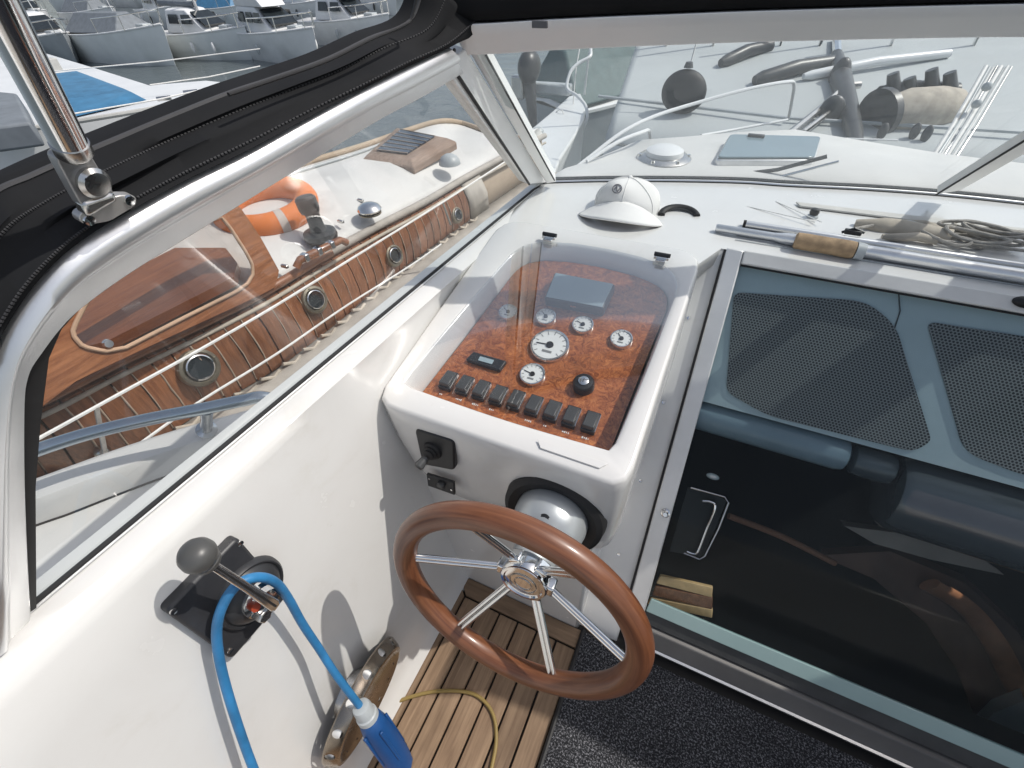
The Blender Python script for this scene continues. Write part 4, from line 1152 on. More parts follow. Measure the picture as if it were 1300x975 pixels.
# backing so no gaps open between the planks
mb = MB().loft([[p + V((-.012, 0, -.0)) for p in top3], [p.lerp(q, .5) + V((-.012, 0, 0)) for p, q in zip(top3, bot3)], [q + V((-.012, 0, -.02)) for q in bot3]], closed=False)
obj('cabin_side', mb, pm('pale_caulk', (.42, .34, .26), .8), yacht, solid=.004)
# planks: measured lines top/bottom in the picture drive where the seams stand
n0 = 46
y0_, y1_ = top3[0].y, topY(2.02).y
nP = 44
def sidept(t, s):
    """t along the cabin side 0..1, s from top to bottom 0..1"""
    y = -.28 + t * 2.58; a = topY(y); b = botY(y - .03 + .09 * t)
    p = a.lerp(b, s); bul = .02 * math.sin(math.pi * s)
    return p + V((bul, 0, 0))
for i in range(nP):
    t0, t1 = i / nP * .93, (i + 1) / nP * .93 - .0022
    rows = []
    for s in (.06, .35, .68, .985):
        a, b = sidept(t0, s), sidept(t1, s); rows.append([a, b])
    m_ = MB(); j = random.uniform(0, .003)
    fr = [[p + V((.004 + j, 0, 0)) for p in r_] for r_ in rows]; bk = [[p + V((-.010, 0, 0)) for p in r_] for r_ in rows]
    loops = [[f[0], f[1], g[1], g[0]] for f, g in zip(fr, bk)]
    m_.loft(loops, True, True)
    obj('plank', m_, MAHO, yacht, sharp=30)
# grey forward part of the cabin side and rubbing strakes
def strake(pts, r, m_, nm, fl=1.0): return obj(nm, MB().tube(pts, r, 10, flat=fl), m_, yacht)
strake([p + V((.012, 0, .012)) for p in top3[:58]], .016, MAHL, 'cap_rail')
strake([p + V((.010, 0, .014)) for p in top3[56:]], .016, DECKG, 'cap_rail')
strake([p + V((.014, 0, -.028)) for p in top3], .007, BEIGE, 'beading')
fp = [[sidept(.932 + .068 * k / 4, s) + V((.006, 0, 0)) for k in range(5)] for s in (.05, .5, 1)]
obj('forward_panel', MB().loft(fp, closed=False), DECKG, yacht, solid=.01)
# side deck: weathered strip under the planks
mb = MB().loft([[q + V((-.01, 0, -.002)) for q in bot3], [q + V((.06, 0, -.008)) for q in bot3], [q + V((.30, 0, -.02)) for q in bot3], [q + V((.34, 0, -.05)) for q in bot3], [q + V((.36, 0, -.9)) for q in bot3]], closed=False)
obj('side_deck', mb, DECKG, yacht, sharp=40, solid=.004)
# scalloped hem of pale sealant along the foot of the planks
for i in range(26):
    t = .03 + i / 26 * .93
    p = sidept(t, .965) + V((.02, 0, -.002)); q = sidept(t + .018, .985) + V((.02, 0, -.012))
    obj('sealant_bead', MB().tube([p + V((0, -.02, .01)), q.lerp(p, .5) + V((.006, 0, -.006)), q + V((0, .01, .008))], .007, 7), BEIGE, yacht)
FILL = pm('dull_seam_filler', (.40, .31, .235), .85, 0, .2, 20)
# pale cracked streaks on some planks (old sealant in the seams, standing a little proud)
for i in range(3, nP - 1):
    if random.random() < .8:
        t = i / nP * .93 - .0011; s0, s1 = random.uniform(.07, .18), random.uniform(.7, .97)
        pts = [sidept(t + random.uniform(-.0006, .0006), s0 + (s1 - s0) * k / 4) + V((.0065, 0, 0)) for k in range(5)]
        obj('seam_filler', MB().tube(pts, random.choice((.0012, .0018, .0026)), 6), FILL, yacht)
# portholes
def porthole(px, py, rpx, nm='porthole'):
    # find the point of the cabin side nearest to the ray
    best = min(((sidept(t / 200, s / 30) for t in range(0, 200) for s in range(1, 30))), key=lambda P: ((P - EYE).normalized() - ray(px, py).normalized()).length)
    dpt = (best - EYE).dot(V((-0.326206, .645332, -.691008)))
    r = rpx * dpt / F
    a = sidept(.5, .2); b = sidept(.5, .9)
    n = V((1, -.08, .35)).normalized()
    c = best + n * .006
    o = obj(nm, MB().lathe([(r, -.01), (r, .006), (r * .93, .014), (r * .78, .016), (r * .70, .010), (r * .66, .004)], c, n, 36, True, False), BRASS, yacht)
    obj('porthole_ring', MB().lathe([(r * .68, .004), (r * .66, .018), (r * .60, .020), (r * .56, .012)], c, n, 32, False, False), CHROME, o)
    obj('porthole_glass', MB().lathe([(r * .66, .006), (r * .66, .009)], c, n, 32), DARKWIN, o)
    for k in range(4):
        u = n.orthogonal().normalized(); v_ = n.cross(u); a = R(45 + 90 * k)
        obj('porthole_bolt', MB().lathe([(r * .06, .012), (r * .05, .018)], c + (u * math.cos(a) + v_ * math.sin(a)) * r * .84, n, 8), BRASS, o)
porthole(249, 466, 25); porthole(396, 382, 18); porthole(498, 325, 14); porthole(577, 273, 10)
# dark bollard head at the foot of the side
bq = min(((sidept(t / 200, .9) for t in range(0, 200))), key=lambda P: ((P - EYE).normalized() - ray(108, 537).normalized()).length)
obj('mooring_eye', MB().lathe([(.02, 0), (.02, .02), (.012, .03)], bq + V((.03, 0, .02)), (1, 0, .4), 14), STEEL, yacht)
# coachroof
far_px = [(-60, 330), (60, 290), (200, 255), (330, 228), (400, 207), (463, 188), (520, 168), (560, 157), (590, 160), (640, 178), (675, 176)]
far3 = spline([onz(*p, .50 if i < 8 else .42) for i, p in enumerate(far_px)], 6)
nr = 48
near3 = [col_(i, nr, top3) + V((-.004, 0, .016)) for i in range(nr)]
far3 = [col_(i, nr, far3) for i in range(nr)]
mb = MB().loft([near3] + [[a.lerp(b, t) + V((0, 0, .05 * math.sin(math.pi * t))) for a, b in zip(near3, far3)] for t in (.08, .25, .5, .75, .92)] + [far3, [p + V((-.05, .02, -.3)) for p in far3]], closed=False)
obj('coachroof', mb, DECKW, yacht, sharp=50, solid=.004)
strake([p + V((0, 0, .015)) for p in far3], .014, pm('weathered_rail_wood', (.42, .33, .24), .7), 'far_toe_rail')
strake([p.lerp(q, .13) + V((0, 0, .03)) for p, q in zip(far3[:30], near3[:30])], .007, GREYP, 'grab_line')
# hull under it all
hl = [q + V((.30, 0, -.05)) for q in bot3[::6]]; hf = [V((-2.9, q.y, .1)) for q in bot3[::6]]
obj('hull', MB().loft([hl, [p + V((-.15, 0, -.9)) for p in hl], [p + V((-.5, 0, -1.6)) for p in hl], [p + V((.3, 0, -1.7)) for p in hf], hf], closed=False), HULLW, yacht, solid=.005)
ZR = .49
# skylight with dark glazing
sk = [onz(*p, ZR + .02) for p in ((458, 207), (525, 214), (580, 182), (503, 166))]
skc = sum(sk, V((0, 0, 0))) / 4
apex0, apex1 = sk[0].lerp(sk[3], .5), sk[1].lerp(sk[2], .5)
SKW = pm('silvered_wood', (.36, .29, .235), .8, 0, .2, 20)
sky_ = obj('skylight', MB().loft([[p + V((0, 0, -.03)) for p in sk], [p + V((0, 0, .008)) for p in sk], [skc + (p - skc) * .84 + V((0, 0, .03)) for p in sk]], True, True), teak('weathered_mahogany', (.20, .14, .11), (.36, .27, .21), axis=1, rough=.75), yacht, bevel=.006)
def skp(u, v, h): return skc + (sk[0].lerp(sk[1], u).lerp(sk[3].lerp(sk[2], u), v) - skc) * .82 + V((0, 0, .03 + h))
for v0, v1 in ((.12, .5), (.54, .93)):
    obj('skylight_pane', MB().prism([skp(.12, v0, .003), skp(.80, v0, .003), skp(.80, v1, .003), skp(.12, v1, .003)], V((0, 0, .006))), SOLAR, sky_)
for k in range(7):
    v_ = .12 + .81 * k / 6
    obj('skylight_bar', MB().tube([skp(.10, v_, .010), skp(.82, v_, .010)], .0022, 6), SKW, sky_)
# mushroom vent, small domes, bollard
c = onz(470, 271, ZR)
mv = obj('mushroom_vent', MB().lathe([(.047, 0), (.047, .005), (.040, .008), (.040, .016)], c, (0, 0, 1), 28), BRASS, yacht)
obj('vent_cap', MB().lathe([(.049, .014), (.051, .020), (.042, .034), (.022, .043), (.004, .045)], c, (0, 0, 1), 32), CHROME, mv)
for a in range(12):
    obj('vent_slot', MB().box(c + V((.042 * math.cos(R(30 * a)), .042 * math.sin(R(30 * a)), .011)), (.008, .008, .008)), RUB, mv)
c = onz(571, 208, ZR)
obj('roof_dome', MB().lathe([(.055, 0), (.052, .016), (.04, .034), (.02, .045), (.004, .047)], c, (0, 0, 1), 28), GREYP, yacht)
for px, py in ((433, 283), (458, 256), (362, 340)):
    obj('roof_cleat', MB().box(onz(px, py, ZR) + V((0, 0, .006)), (.03, .012, .012)), STEEL, yacht, bevel=.003)
c = onz(408, 302, ZR)
wb = obj('winch', MB().lathe([(.062, 0), (.064, .010), (.060, .026), (.048, .032)], c, (0, 0, 1), 30), BLK, yacht)
obj('winch_drum', MB().lathe([(.034, .028), (.028, .045), (.026, .09), (.032, .105)], c, (-.10, .02, 1), 26), BLK, wb)
obj('winch_top', MB().lathe([(.034, .10), (.038, .115), (.038, .150), (.030, .158)], c, (-.14, .02, 1), 26), BLK, wb)
# short rail piece along the roof edge
e0, e1 = onz(376, 340, ZR - .01), onz(440, 308, ZR - .01)
obj('roof_rail', MB().tube([e0, e0.lerp(e1, .1) + V((0, 0, .02)), e0.lerp(e1, .9) + V((0, 0, .02)), e1], .014, 10), MAHL, yacht)
for t in (.2, .45, .7): obj('rail_bracket', MB().box(e0.lerp(e1, t) + V((.0, 0, .02)), (.03, .02, .03)), CHROME, yacht, bevel=.004)
# wheelhouse side: thick varnished frame round a rounded window
WHN = V((1, -.05, .22)).normalized(); WHP = onz(300, 392, .47)
def onwh(px, py, h=0): return onp(px, py, WHP + WHN * h, WHN)
fr_out = [(20, 545), (63, 500), (146, 460), (230, 421), (300, 389), (348, 366), (355, 345), (330, 300), (304, 262), (286, 252), (235, 272), (60, 390), (0, 470)]
fr_in = [(92, 418), (94, 428), (105, 440), (133, 446), (160, 441), (230, 405), (300, 370), (314, 360), (321, 348), (320, 335), (312, 320), (292, 289), (280, 275), (235, 294), (115, 372)]
cw_ = onwh(215, 375)
def ang_resample(px, N=120):
    c2 = (215, 365); out = []
    for k in range(N):
        a = 2 * math.pi * k / N; dx, dy = math.cos(a), math.sin(a); best = 0
        for i in range(len(px)):
            x1, y1 = px[i][0] - c2[0], px[i][1] - c2[1]; x2, y2 = px[(i + 1) % len(px)][0] - c2[0], px[(i + 1) % len(px)][1] - c2[1]
            ex, ey = x2 - x1, y2 - y1; den = dx * ey - dy * ex
            if abs(den) < 1e-9: continue
            t = (x1 * ey - y1 * ex) / den; s = (x1 * dy - y1 * dx) / den
            if t > 0 and -1e-6 <= s <= 1 + 1e-6: best = max(best, t)
        out.append((c2[0] + dx * best, c2[1] + dy * best))
    return out
Oo, Ii = ang_resample(fr_out), ang_resample(fr_in)
wh = obj('wheelhouse_side', MB().loft([[onwh(*p, -.04) for p in Ii], [onwh(*p, .0) for p in Ii], [onwh(*p, .0) for p in Oo], [onwh(*p, -.04) for p in Oo], [onwh(*p, -.04) for p in Ii]]), MAHL, yacht, sharp=40)
obj('window_beading', MB().tube([onwh(*p, .004) for p in Ii], .0055, 8, closed=True), pm('worn_bead', (.50, .33, .22), .45, 0, .2, 10), wh)
obj('wheelhouse_glass', MB().add([onwh(*p, -.012) for p in Ii], [tuple(range(len(Ii)))]), glass('wheelhouse_window', (.80, .74, .70), .015, (.6, .55, .52), refl=.5), wh, fix=False)
obj('window_catch', MB().lathe([(.012, 0), (.010, .012)], onwh(136, 436, .002), WHN, 14), CHROME, wh)
# wheelhouse inside: varnished console and roof post seen through the pane
i0 = [onz(*p, .535) for p in ((60, 462), (150, 440), (312, 356), (316, 338), (300, 318), (235, 318), (20, 430))]
obj('wheelhouse_shelf', MB().prism([p + V((-.055, 0, 0)) for p in i0], V((0, 0, -.03))), teak('orange_varnish', (.22, .075, .025), (.44, .17, .06), axis=1, coat=.6, rough=.35), wh)
q = [dist(x, y, 2.75) for x, y in ((60, 420), (175, 330), (300, 300), (285, 270), (100, 320), (30, 380))]
obj('wheelhouse_back', MB().prism(q, V((-.02, .05, -.02))), pm('dim_panel', (.16, .10, .08), .6), wh)
for (a, b, r_) in (((225, 342), (285, 312), .010), ((228, 352), (290, 326), .008)):
    obj('grab_bar', MB().tube([dist(*a, 2.35), dist(*b, 2.45)], r_, 8), pm('pale_wood_bar', (.62, .44, .28), .4), wh)
obj('roof_strut', MB().tube([dist(275, 305, 2.3), dist(322, 335, 2.2)], .012, 8), CHROME, wh)
# two white guard wires running along the side
gw = thing('guard_wires', 'two thin white guard wires along the wooden yacht side', 'wires', onz(200, 520, .25))
ga = [(-20, 592), (50, 556), (150, 501), (250, 446), (350, 388), (450, 326), (560, 258), (645, 203), (662, 192)]
obj('upper_wire', MB().tube(spline([onx(x, y, -1.12) for x, y in ga], 4), .0042, 6), WROPE, gw)
gb = [(165, 572), (250, 512), (350, 450), (440, 388), (520, 338), (560, 310)]
obj('lower_wire', MB().tube(spline([onx(x, y, -1.05) for x, y in gb], 4), .0035, 6), WROPE, gw)
for px, py, qx, qy in ((562, 257, 572, 285), (122, 517, 138, 600)):
    obj('wire_post', MB().tube([onx(px, py, -1.12), onx(qx, qy, -1.12)], .005, 6), ROPE, gw)
# lifebuoy
bc_ = onz(338, 262, ZR + .06)
lb = thing('lifebuoy', 'orange lifebuoy with grey band lying on the white coachroof', 'lifebuoy', bc_ - V((0, 0, .08)))
la, lb_ = onz(306, 276, ZR + .09), onz(398, 258, ZR + .09)
rm = .158; bn = V((.06, -.08, 1)).normalized(); bu_ = V((0, 0, 1)).cross(bn).normalized(); bv_ = bn.cross(bu_)
obj('ring', MB().tube([bc_ + (bu_ * math.cos(R(a)) + bv_ * math.sin(R(a))) * rm for a in range(0, 360, 6)], .046, 18, closed=True), ORANGE, lb)
for a in (-62,):
    pts = [bc_ + (bu_ * math.cos(R(a + k)) + bv_ * math.sin(R(a + k))) * rm for k in (-5, 0, 5)]
    obj('band', MB().tube(pts, .0472, 18), pm('faded_band', (.50, .44, .40), .7), lb)
# ================================================================== OTHER BOATS
def boat(loc, ang, L_, B, Hh, label, hull=HULLW, cab=True, stripe=None, group=None, cover=None, mast=0, name='moored_boat', cat='boat', h0=.0, wins=2, rails=True, flying=False):
    o = thing(name, label, cat, loc, group)
    ca, sa = math.cos(R(ang)), math.sin(R(ang)); loc = V(loc)
    def P(x, y, z): return loc + V((x * ca - y * sa, x * sa + y * ca, z))
    n = 14; secs = []
    for i in range(n + 1):
        t = i / n; x = -L_ / 2 + L_ * t
        wd = B / 2 * (1 - max(0, (t - .45) / .55) ** 2.3) * (.92 + .08 * min(1, t * 4)); sh = Hh * (.86 + .34 * t ** 2)
        fl = .62 + .2 * (1 - t)
        secs.append([P(x, -wd, sh), P(x, -wd * .99, sh * .8), P(x - .04 * L_ * t ** 3, -wd * fl - .01, .0), P(x - .08 * L_ * t ** 3, 0, -.35), P(x - .04 * L_ * t ** 3, wd * fl + .01, .0), P(x, wd * .99, sh * .8), P(x, wd, sh)])
    hl_ = obj('hull', MB().loft(secs, True, True, closed=False), hull, o, sharp=40)
    dk = MB(); dk.loft([[s_[0] + V((0, 0, -.02)), s_[0].lerp(s_[6], .5) + V((0, 0, .05)), s_[6] + V((0, 0, -.02))] for s_ in secs], closed=False)
    obj('deck', dk, DECKW, o, solid=.01)
    for sd_ in (0, 6): obj('rub_rail', MB().tube([s_[sd_] for s_ in secs], .035, 6), stripe or HULLW, o)
    if cab:
        x0, x1, hh = -L_ * .22, L_ * .22, .55 * Hh + .25
        def ringz(z, k, dx): return [P(x0 + dx * .2, -B * .36 * k, z), P(x1 - dx, -B * .30 * k, z), P(x1 - dx + .1 * k, 0, z), P(x1 - dx, B * .30 * k, z), P(x0 + dx * .2, B * .36 * k, z)]
        zb = Hh * .95
        c_ = obj('cabin', MB().loft([ringz(zb, 1, 0), ringz(zb + hh * .35, .97, .08 * L_), ringz(zb + hh, .82, .20 * L_), ringz(zb + hh * 1.06, .6, .23 * L_)], True, True), HULLW, o, bevel=.03)
        for sgn in (-1, 1):
            for k in range(wins):
                xa = x0 + .35 + (x1 - x0 - .9) * k / wins; xb = xa + (x1 - x0 - .9) / wins * .8
                ya = sgn * (B * .345); yb = sgn * (B * .315)
                obj('window', MB().prism([P(xa, ya, zb + hh * .42), P(xb, ya * .97, zb + hh * .42), P(xb - .1, yb * .97, zb + hh * .82), P(xa + .05, yb, zb + hh * .82)], P(0, sgn * .02, 0) - loc), DARKWIN, c_)
        q_ = [P(x1 - .03 * L_, -B * .26, zb + hh * .3), P(x1 - .03 * L_, B * .26, zb + hh * .3), P(x1 - .16 * L_, B * .22, zb + hh * .86), P(x1 - .16 * L_, -B * .22, zb + hh * .86)]
        obj('windscreen', MB().prism(q_, P(.06, 0, .06) - loc), DARKWIN, c_)
        if flying:
            obj('flybridge', MB().loft([[p + V((0, 0, hh * 1.02)) for p in ringz(zb, .8, .1 * L_)], [p + V((0, 0, hh * 1.02 + .35)) for p in ringz(zb, .85, .16 * L_)]], True, True), HULLW, o, bevel=.02)
    for sgn in (-1, 1):
        for fx in (-.18, .08, .26):
            wd_ = B / 2 * (1 - max(0, (fx + .05) / .55) ** 2.3) if fx > -.05 else B / 2
            if random.random() < .4: continue
            obj('fender', MB().ball(P(L_ * fx, sgn * (wd_ + .07), Hh * .5), .075, 10, 8, sc=(1, 1, 2.8)), random.choice((HULLW, GREYP, DGREY)), o)
    obj('deck_locker', MB().box(P(L_ * .30, 0, Hh * 1.05 + .08), (.5, .4, .18)), GREYP, o, bevel=.03)
    obj('antenna', MB().tube([P(-L_ * .1, B * .2, Hh * 1.2), P(-L_ * .16, B * .2, Hh + 2.6)], .015, 5), HULLW, o)
    if cover: obj('cover', MB().loft([[P(-L_ * .46, -B * .42, Hh * .9), P(L_ * .2, -B * .42, Hh * .98), P(L_ * .2, B * .42, Hh * .98), P(-L_ * .46, B * .42, Hh * .9)], [P(-L_ * .42, -B * .1, Hh + .55), P(L_ * .12, -B * .1, Hh + .6), P(L_ * .12, B * .1, Hh + .6), P(-L_ * .42, B * .1, Hh + .55)]], True, True), cover, o, bevel=.04)
    if rails:
        pts = [P(L_ * .02, -B * .46, Hh + .45), P(L_ * .3, -B * .38, Hh * 1.1 + .45), P(L_ * .47, -B * .1, Hh * 1.2 + .45), P(L_ * .47, B * .1, Hh * 1.2 + .45), P(L_ * .3, B * .38, Hh * 1.1 + .45), P(L_ * .02, B * .46, Hh + .45)]
        obj('bow_rail', MB().tube(spline(pts, 4), .022, 6), CHROME, o)
        for p in pts: obj('stanchion', MB().tube([p, p + V((0, 0, -.5))], .018, 6), CHROME, o)
    if mast:
        obj('mast', MB().tube([P(L_ * .05, 0, Hh), P(L_ * .05, 0, Hh + mast)], [.07, .05], 8), pm('mast_alloy', (.6, .6, .6), .4, .5) if 'mast_alloy' not in bpy.data.materials else bpy.data.materials['mast_alloy'], o)
        obj('boom', MB().tube([P(L_ * .04, 0, Hh + .9), P(-L_ * .36, 0, Hh + .95)], .11, 8), GREYTARP, o)
        for e_ in (P(L_ * .48, 0, Hh * 1.2), P(-L_ * .48, 0, Hh)):
            obj('stay', MB().tube([e_, P(L_ * .05, 0, Hh + mast)], .012, 5), STEEL, o)
    return o
def atsea(px, py, dz=0): return onz(px, py, SEA + dz)
G = 'motor boats moored across the harbour'
B1 = [  # far rank across the top left, bows towards us and to the right
    ((72, 76), -12, 6.0, 2.0, 1.0, 'grey hulled cabin cruiser furthest left in the near rank of boats', HULLN, dict(wins=3)),
    ((172, 78), -4, 6.6, 2.2, 1.2, 'blunt grey bow of an open motor boat under a grey cover', HULLG, dict(cab=False, cover=GREYTARP)),
    ((268, 72), -2, 6.0, 2.0, 1.0, 'white cabin boat in the middle of the near rank of boats', HULLG, dict(wins=2, mast=5)),
    ((356, 74), -16, 6.8, 2.2, 1.05, 'white motor yacht with dark side windows right of the middle boat', HULLW, dict(wins=3, flying=True)),
    ((446, 56), -10, 6.0, 2.1, 1.05, 'white flybridge boat at the right end behind the canopy edge', HULLW, dict(wins=2, flying=True)),
]
for (p, a, L_, B, Hh, lab, hm, kw) in B1:
    boat(atsea(*p), a, L_, B, Hh, lab, hull=hm, group=G, **kw)
B2 = [((20, 14), 5, 'distant white motor boat at the left end of the far rank', HULLG, 0), ((95, 16), -20, 'distant sailing boat with bare mast above the grey cabin cruiser', HULLW, 7), ((170, 8), 0, 'distant white boat with a low cabin above the blunt grey bow', HULLW, 0), ((235, 10), -30, 'distant sailing boat with bare mast above the middle boat', HULLG, 8), ((300, 2), -10, 'distant white boat with two windows left of the tall flybridge', HULLW, 0), ((365, 6), -24, 'distant sailing boat with bare mast above the white motor yacht', HULLW, 8), ((430, -2), -5, 'distant white motor boat behind the flybridge boat', HULLW, 0), ((495, -6), -15, 'distant sailing boat with bare mast at the canopy corner', HULLW, 8)]
B3 = [((48, 38), -14, 'white cruiser with tall cabin between the first two near boats', HULLW, dict(wins=3)), ((128, 36), -6, 'white open launch behind the blunt grey bow', HULLW, dict(cab=False, cover=GREYTARP)), ((215, 34), -18, 'white flybridge cruiser behind the middle boat', HULLW, dict(wins=3, flying=True)), ((300, 32), -4, 'pale cruiser with blue cover behind the white motor yacht', HULLG, dict(cab=False, cover=BLUETARP)), ((392, 26), -12, 'white cruiser with flybridge near the canopy edge', HULLW, dict(wins=2, flying=True)), ((468, 18), -8, 'white boat furthest right of the second rank', HULLW, dict(wins=3))]
for (p, a, lab, hm, kw) in B3:
    boat(atsea(*p), a, 5.8, 2.0, 1.0, lab, hull=hm, group='boats in the second rank', mast=random.choice((0, 6)) if kw.get('cab', True) else 0, **kw)
for (p, a, lab, hm, mst) in B2:
    boat(atsea(*p), a, 6.5, 2.2, 1.1, lab, hull=hm, group='boats in the far rank', mast=mst, wins=3, flying=not mst)
# grey-white deck of the boat beyond the wooden yacht, with blue cover
nb2 = thing('covered_boat', 'white boat with bright blue tarpaulin moored beyond the wooden yacht', 'boat', onz(120, 140, -.35))
ZB = -.25
dk_px = [(-150, 185), (0, 168), (85, 156), (190, 140), (262, 122), (300, 106), (262, 102), (190, 108), (120, 86), (40, 62), (-60, 70), (-200, 110)]
dkp = [onz(*p, ZB) for p in dk_px]
obj('hull', MB().loft([[p + V((.0, .0, -1.1)) for p in dkp], dkp], True, True), HULLW, nb2, bevel=.02)
tp = [onz(*p, ZB + .02) for p in ((62, 150), (86, 150), (186, 127), (170, 122), (100, 92), (40, 100))]
tr_ = [onz(*p, ZB + .12) for p in ((62, 113), (90, 113), (150, 114), (146, 110), (97, 95), (60, 98))]
obj('tarpaulin', MB().loft([tp, [a.lerp(b, .5) + V((0, 0, .04)) for a, b in zip(tp, tr_)], tr_], True, True), BLUETARP, nb2, sharp=60)
gtp = [onz(*p, ZB + .25) for p in ((-40, 165), (38, 155), (20, 118), (-40, 112))]
obj('grey_cover', MB().prism(gtp, V((0, 0, -.25))), GREYTARP, nb2, bevel=.03)
obj('deck_box', MB().box(onz(65, 82, ZB + .1), (.22, .2, .2)), QUAY, nb2, bevel=.02)
for px, py in ((208, 126), (242, 118)): obj('cleat', MB().tube([onz(px - 9, py, ZB + .08), onz(px + 9, py - 2, ZB + .08)], .03, 8), STEEL, nb2)
for (a, b) in (((50, 92), (330, 62)), ((84, 146), (300, 104)), ((190, 108), (330, 84))):
    obj('guard_wire', MB().tube([onz(*a, ZB + .45), onz(*a, ZB + .45).lerp(onz(*b, ZB + .45), .5) + V((0, 0, -.02)), onz(*b, ZB + .45)], .007, 6), WROPE, nb2)
obj('side_rail', MB().tube([onz(-40, 176, ZB + .04), onz(85, 156, ZB + .04), onz(190, 139, ZB + .04), onz(265, 121, ZB + .04)], .03, 8), QUAY, nb2)
# small white boat just behind the pole
boat(onz(28, 98, SEA), -10, 2.6, 1.1, .5, 'small white dinghy low in the water behind the stainless tube', cab=False, rails=False)

# ---- white sailing boat bow seen through the left of the front pane
sb = thing('white_sailboat', 'white sailing boat bow with curved pulpit left of the front pane', 'sailing boat', onz(700, 190, -.2))
ZS = .05
dkp = [onz(*p, ZS) for p in ((640, 175), (672, 165), (700, 142), (722, 122), (737, 118), (744, 132), (742, 150), (730, 172), (712, 200), (700, 230), (660, 235))]
obj('hull', MB().loft([[p + V((-.02, -.05, -1.2)) for p in dkp], [p + V((0, 0, -.03)) for p in dkp], dkp], True, True), HULLW, sb, bevel=.015)
def sbt(px, y0, y1, r, nm): 
    n = len(px); return obj(nm, MB().tube(spline([ony(x, y, y0 + (y1 - y0) * i / (n - 1)) for i, (x, y) in enumerate(px)], 5), r, 8), HULLW if nm == 'pulpit' else WROPE, sb)
dcy = onz(730, 125, ZS).y
sbt([(750, 62), (749, 72), (735, 80), (724, 92), (720, 112), (733, 122), (744, 136), (744, 155), (728, 178), (712, 192)], dcy, dcy - .8, .016, 'pulpit')
sbt([(736, 60), (730, 100), (726, 165)], dcy, dcy - .3, .006, 'stay'); sbt([(748, 66), (742, 120)], dcy, dcy, .010, 'pulpit')
sbt([(688, 160), (714, 140), (714, 192)], dcy - .5, dcy - .7, .006, 'stay'); sbt([(713, 140), (710, 200)], dcy - .5, dcy - .9, .007, 'stay')
obj('deck_fitting', MB().lathe([(.05, 0), (.05, .03), (.03, .05)], onz(683, 170, ZS), (0, 0, 1), 16), GREYP, sb)
obj('coaming', MB().box(onz(697, 112, ZS + .1), (.5, .12, .1)), GREYP, sb, bevel=.02)
om = thing('outboard_motor', 'dark grey outboard motor tilted at the white boat stern', 'outboard motor', onz(675, 110, .0))
oc = ony(672, 100, 5.2)
obj('cowl', MB().ball(oc + V((0, 0, .10)), .14, sc=(.8, 1.1, 1.1)), DGREY, om)
obj('leg', MB().tube([oc, oc + V((.05, 0, -.5))], [.07, .04], 10), DGREY, om)
obj('bracket', MB().box(oc + V((-.12, 0, -.08)), (.14, .12, .22)), STEEL, om, bevel=.02)

# ---- big grey hull lying across the bow, with its fittings
YH = 5.2
gh = thing('grey_deck_boat', 'large boat with pale grey sloping deck lying across ahead of the windscreen', 'boat', ony(1000, 170, YH))
HP0 = ony(1000, 45, YH); HPN = V((0, -.16, .99)).normalized()
def hp(x, y, d=0):
    p = onp(x, y, HP0, HPN) if y > 40 else ony(x, y, YH)
    return p + (EYE - p).normalized() * (abs(d) * .40)
top_s = spline([onp(x, 46, HP0, HPN) for x in (812, 850, 905, 1000, 1100, 1200, 1400, 1700)], 5)
bot_s = spline([onp(x, y, HP0, HPN) for x, y in ((768, 178), (815, 188), (900, 196), (1000, 202), (1100, 208), (1200, 218), (1400, 235), (1700, 262))], 5)
obj('sloping_deck', MB().loft([[a.lerp(b, t) for a, b in zip(top_s, bot_s)] for t in (0, .2, .4, .6, .8, 1)], closed=False), pm('pale_grey_deck', (.44, .465, .465), .6, 0, .07, 1.2, .1, 40), gh, sharp=70, solid=.02)
obj('hull', MB().loft([[p + V((0, .0, -.015)) for p in bot_s], [p + V((0, .05, -.5)) for p in bot_s], [V((p.x, p.y + .3, SEA - .1)) for p in bot_s]], closed=False), HULLG, gh, sharp=70, solid=.02)
obj('hull_deck', MB().loft([top_s, [p + V((0, 2.2, .3)) for p in top_s]], closed=False), DECKW, gh, solid=.02)
for (a, b, r_, m_, nm) in (((1020, 97), (1205, 68), .03, HULLW, 'sheer_moulding'), ((958, 102), (1062, 78), .048, DGREY, 'rolled_sail'), ((915, 80), (978, 58), .045, DGREY, 'rolled_sail')):
    p0, p1 = hp(*a, -.3), hp(*b, -.3); dd = (p1 - p0).normalized()
    obj(nm, MB().tube([p0, p0 + dd * .06, p0.lerp(p1, .5) + V((0, 0, .02)), p1], [r_ * .6, r_, r_, r_ * .9], 14), m_, gh)
for (a, b) in (((760, 122), (1000, 150)), ((1000, 150), (1300, 168))):
    obj('hull_seam', MB().tube([hp(*a, -.22), hp(*b, -.30)], .010, 6), GREYP, gh)
for x in (846, 905, 990, 1040, 1130, 1235):
    p = hp(x, 60, 0); obj('stanchion', MB().tube([p, p + V((0, 0, .75))], .012, 6), CHROME, gh)
fe = thing('round_fender', 'big round black rubber fender lying on the pale grey deck', 'fender', hp(868, 118, -.5))
fc = hp(868, 117, -.9); fr2 = 27 * (fc - EYE).dot(V((-.326206, .645332, -.691008))) / F
obj('ball', MB().ball(fc, fr2, 32, 18, sc=(1.02, .5, .92)), RUB, fe)
obj('lanyard', MB().tube([fc + V((0, .05, fr2 * .9)), fc + V((.05, .35, fr2 + .9))], .005, 6), WROPE, fe)
obj('eye', MB().lathe([(.03, 0), (.02, .03)], fc + V((0, 0, fr2 * .97)), (0, 0, 1), 12), DGREY, fe)
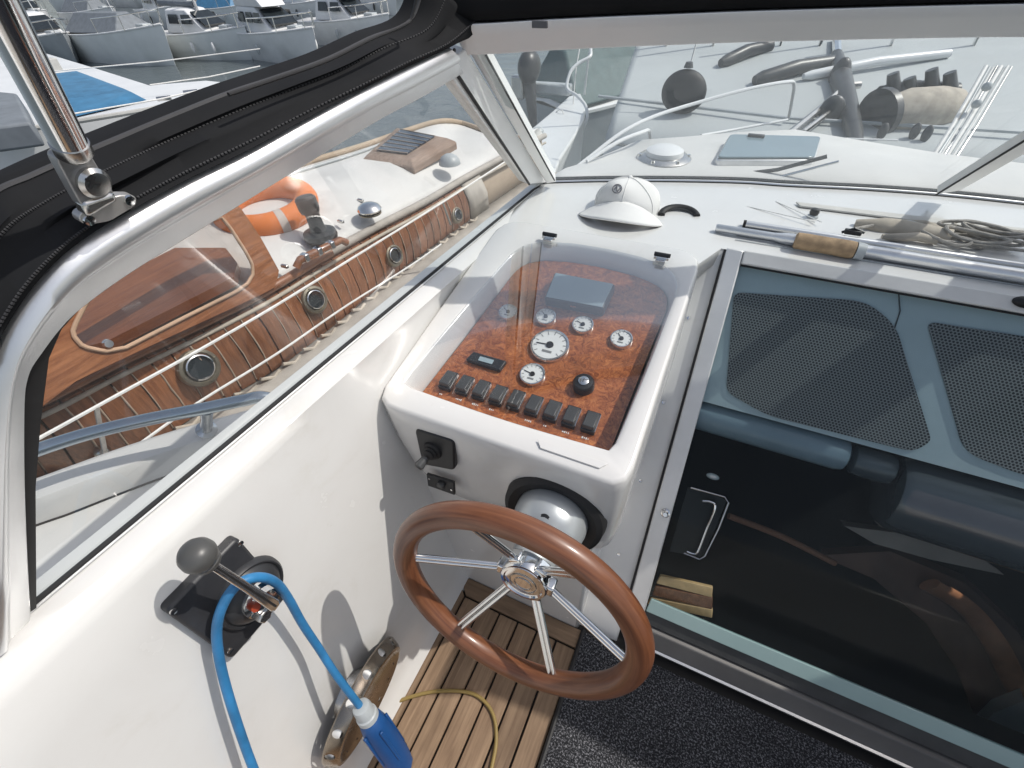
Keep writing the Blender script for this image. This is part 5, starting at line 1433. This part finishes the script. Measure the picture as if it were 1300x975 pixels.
# dark anchor hung from its bow roller
an = thing('anchor', 'dark anchor with long shank lying on the pale grey deck', 'anchor', hp(1080, 160, -.4))
sh_ = [hp(x, y, -.35) for x, y in ((1062, 70), (1068, 100), (1076, 130), (1084, 165), (1090, 195))]
obj('shank', MB().tube(sh_, [.04, .065, .055, .045, .025], 10), DGREY, an)
obj('stock', MB().tube([hp(x, y, -.38) for x, y in ((1000, 172), (1040, 140), (1072, 110), (1092, 108))], .022, 8), STEEL, an)
obj('stock', MB().tube([hp(x, y, -.40) for x, y in ((1020, 168), (1050, 145), (1075, 118))], .016, 8), STEEL, an)
obj('fluke', MB().ball(hp(1056, 140, -.4), .075, sc=(.9, .5, 1.1)), DGREY, an)
obj('head', MB().ball(hp(1066, 95, -.38), .085, sc=(.7, .6, 1.2)), DGREY, an)
obj('chain', MB().tube([hp(1062, 48, -.3), hp(1063, 72, -.35)], .03, 8), CHROME, an)
# beige windlass drum with dark pegs
wd = thing('windlass', 'beige windlass drum with dark upright pegs right of the anchor', 'windlass', hp(1150, 155, -.4))
obj('drum', MB().tube([hp(1122, 146, -.4), hp(1150, 143, -.4), hp(1190, 138, -.4), hp(1212, 135, -.4)], [.09, .125, .115, .09], 22), BEIGE, wd)
obj('drum_cheek', MB().tube([hp(1112, 146, -.45), hp(1120, 144, -.45)], .135, 24), DGREY, wd)
obj('drum_hood', MB().tube([hp(1116, 122, -.5), hp(1150, 118, -.5), hp(1214, 117, -.5)], [.055, .07, .05], 12), DGREY, wd)
for x, y in ((1134, 93), (1155, 99), (1183, 88), (1206, 92)):
    p = hp(x + 1, 120, -.55); obj('peg', MB().tube([p, ony(x, y, p.y)], [.040, .030], 10), DGREY, wd)
for x, y in ((1121, 167), (1162, 167), (1177, 170)):
    p = hp(x, y, -.3); obj('foot', MB().ball(p, .035, sc=(.7, .6, 1.3)), DGREY, wd)
# pale tubes standing in for bright diagonal streaks in the windscreen
fu = thing('streak_bundle', 'bundle of pale tubes standing in for bright streaks in the windscreen', 'streak bundle', ony(1175, 225, 2.0))
for k in range(8):
    o_ = k * 4.2; r_ = (.006, .0035, .0045, .003, .007, .0035, .004, .003)[k]
    obj('thick_streak' if r_ > .005 else 'thin_streak', MB().tube([ony(1164 + o_, 231 + k % 3, 1.95), ony(1210 + o_ + k % 2 * 2, 158, 2.2), ony(1252 + o_ * 1.1, 84 + k % 3, 2.5)], r_, 8), (WROPE, GREYP, WROPE, STEEL)[k % 4], fu)
for y in (110, 132, 176): obj('streak_bead', MB().ball(ony(1180 + (232 - y) * .6, y, 2.25), .014, 10, 6), GREYP, fu)
# dull green covered tender beyond the left of the pane
boat(ony(786, 92, 8.5) + V((0, 0, -.9)), 60, 3.0, 1.5, .8, 'small tender under a green grey cover beyond the sailing boat', hull=HULLN, cab=False, rails=False, cover=pm('green_grey_cover', (.11, .16, .16), .7))
# quay behind everything ahead
qy = MB().box((18, 14.0, -1.6), (34, 3.0, 1.4))
tag(obj('quay', qy, QUAY, bevel=.05), 'long pale concrete quay in the distance ahead', 'quay')
print('objects', len(bpy.data.objects))
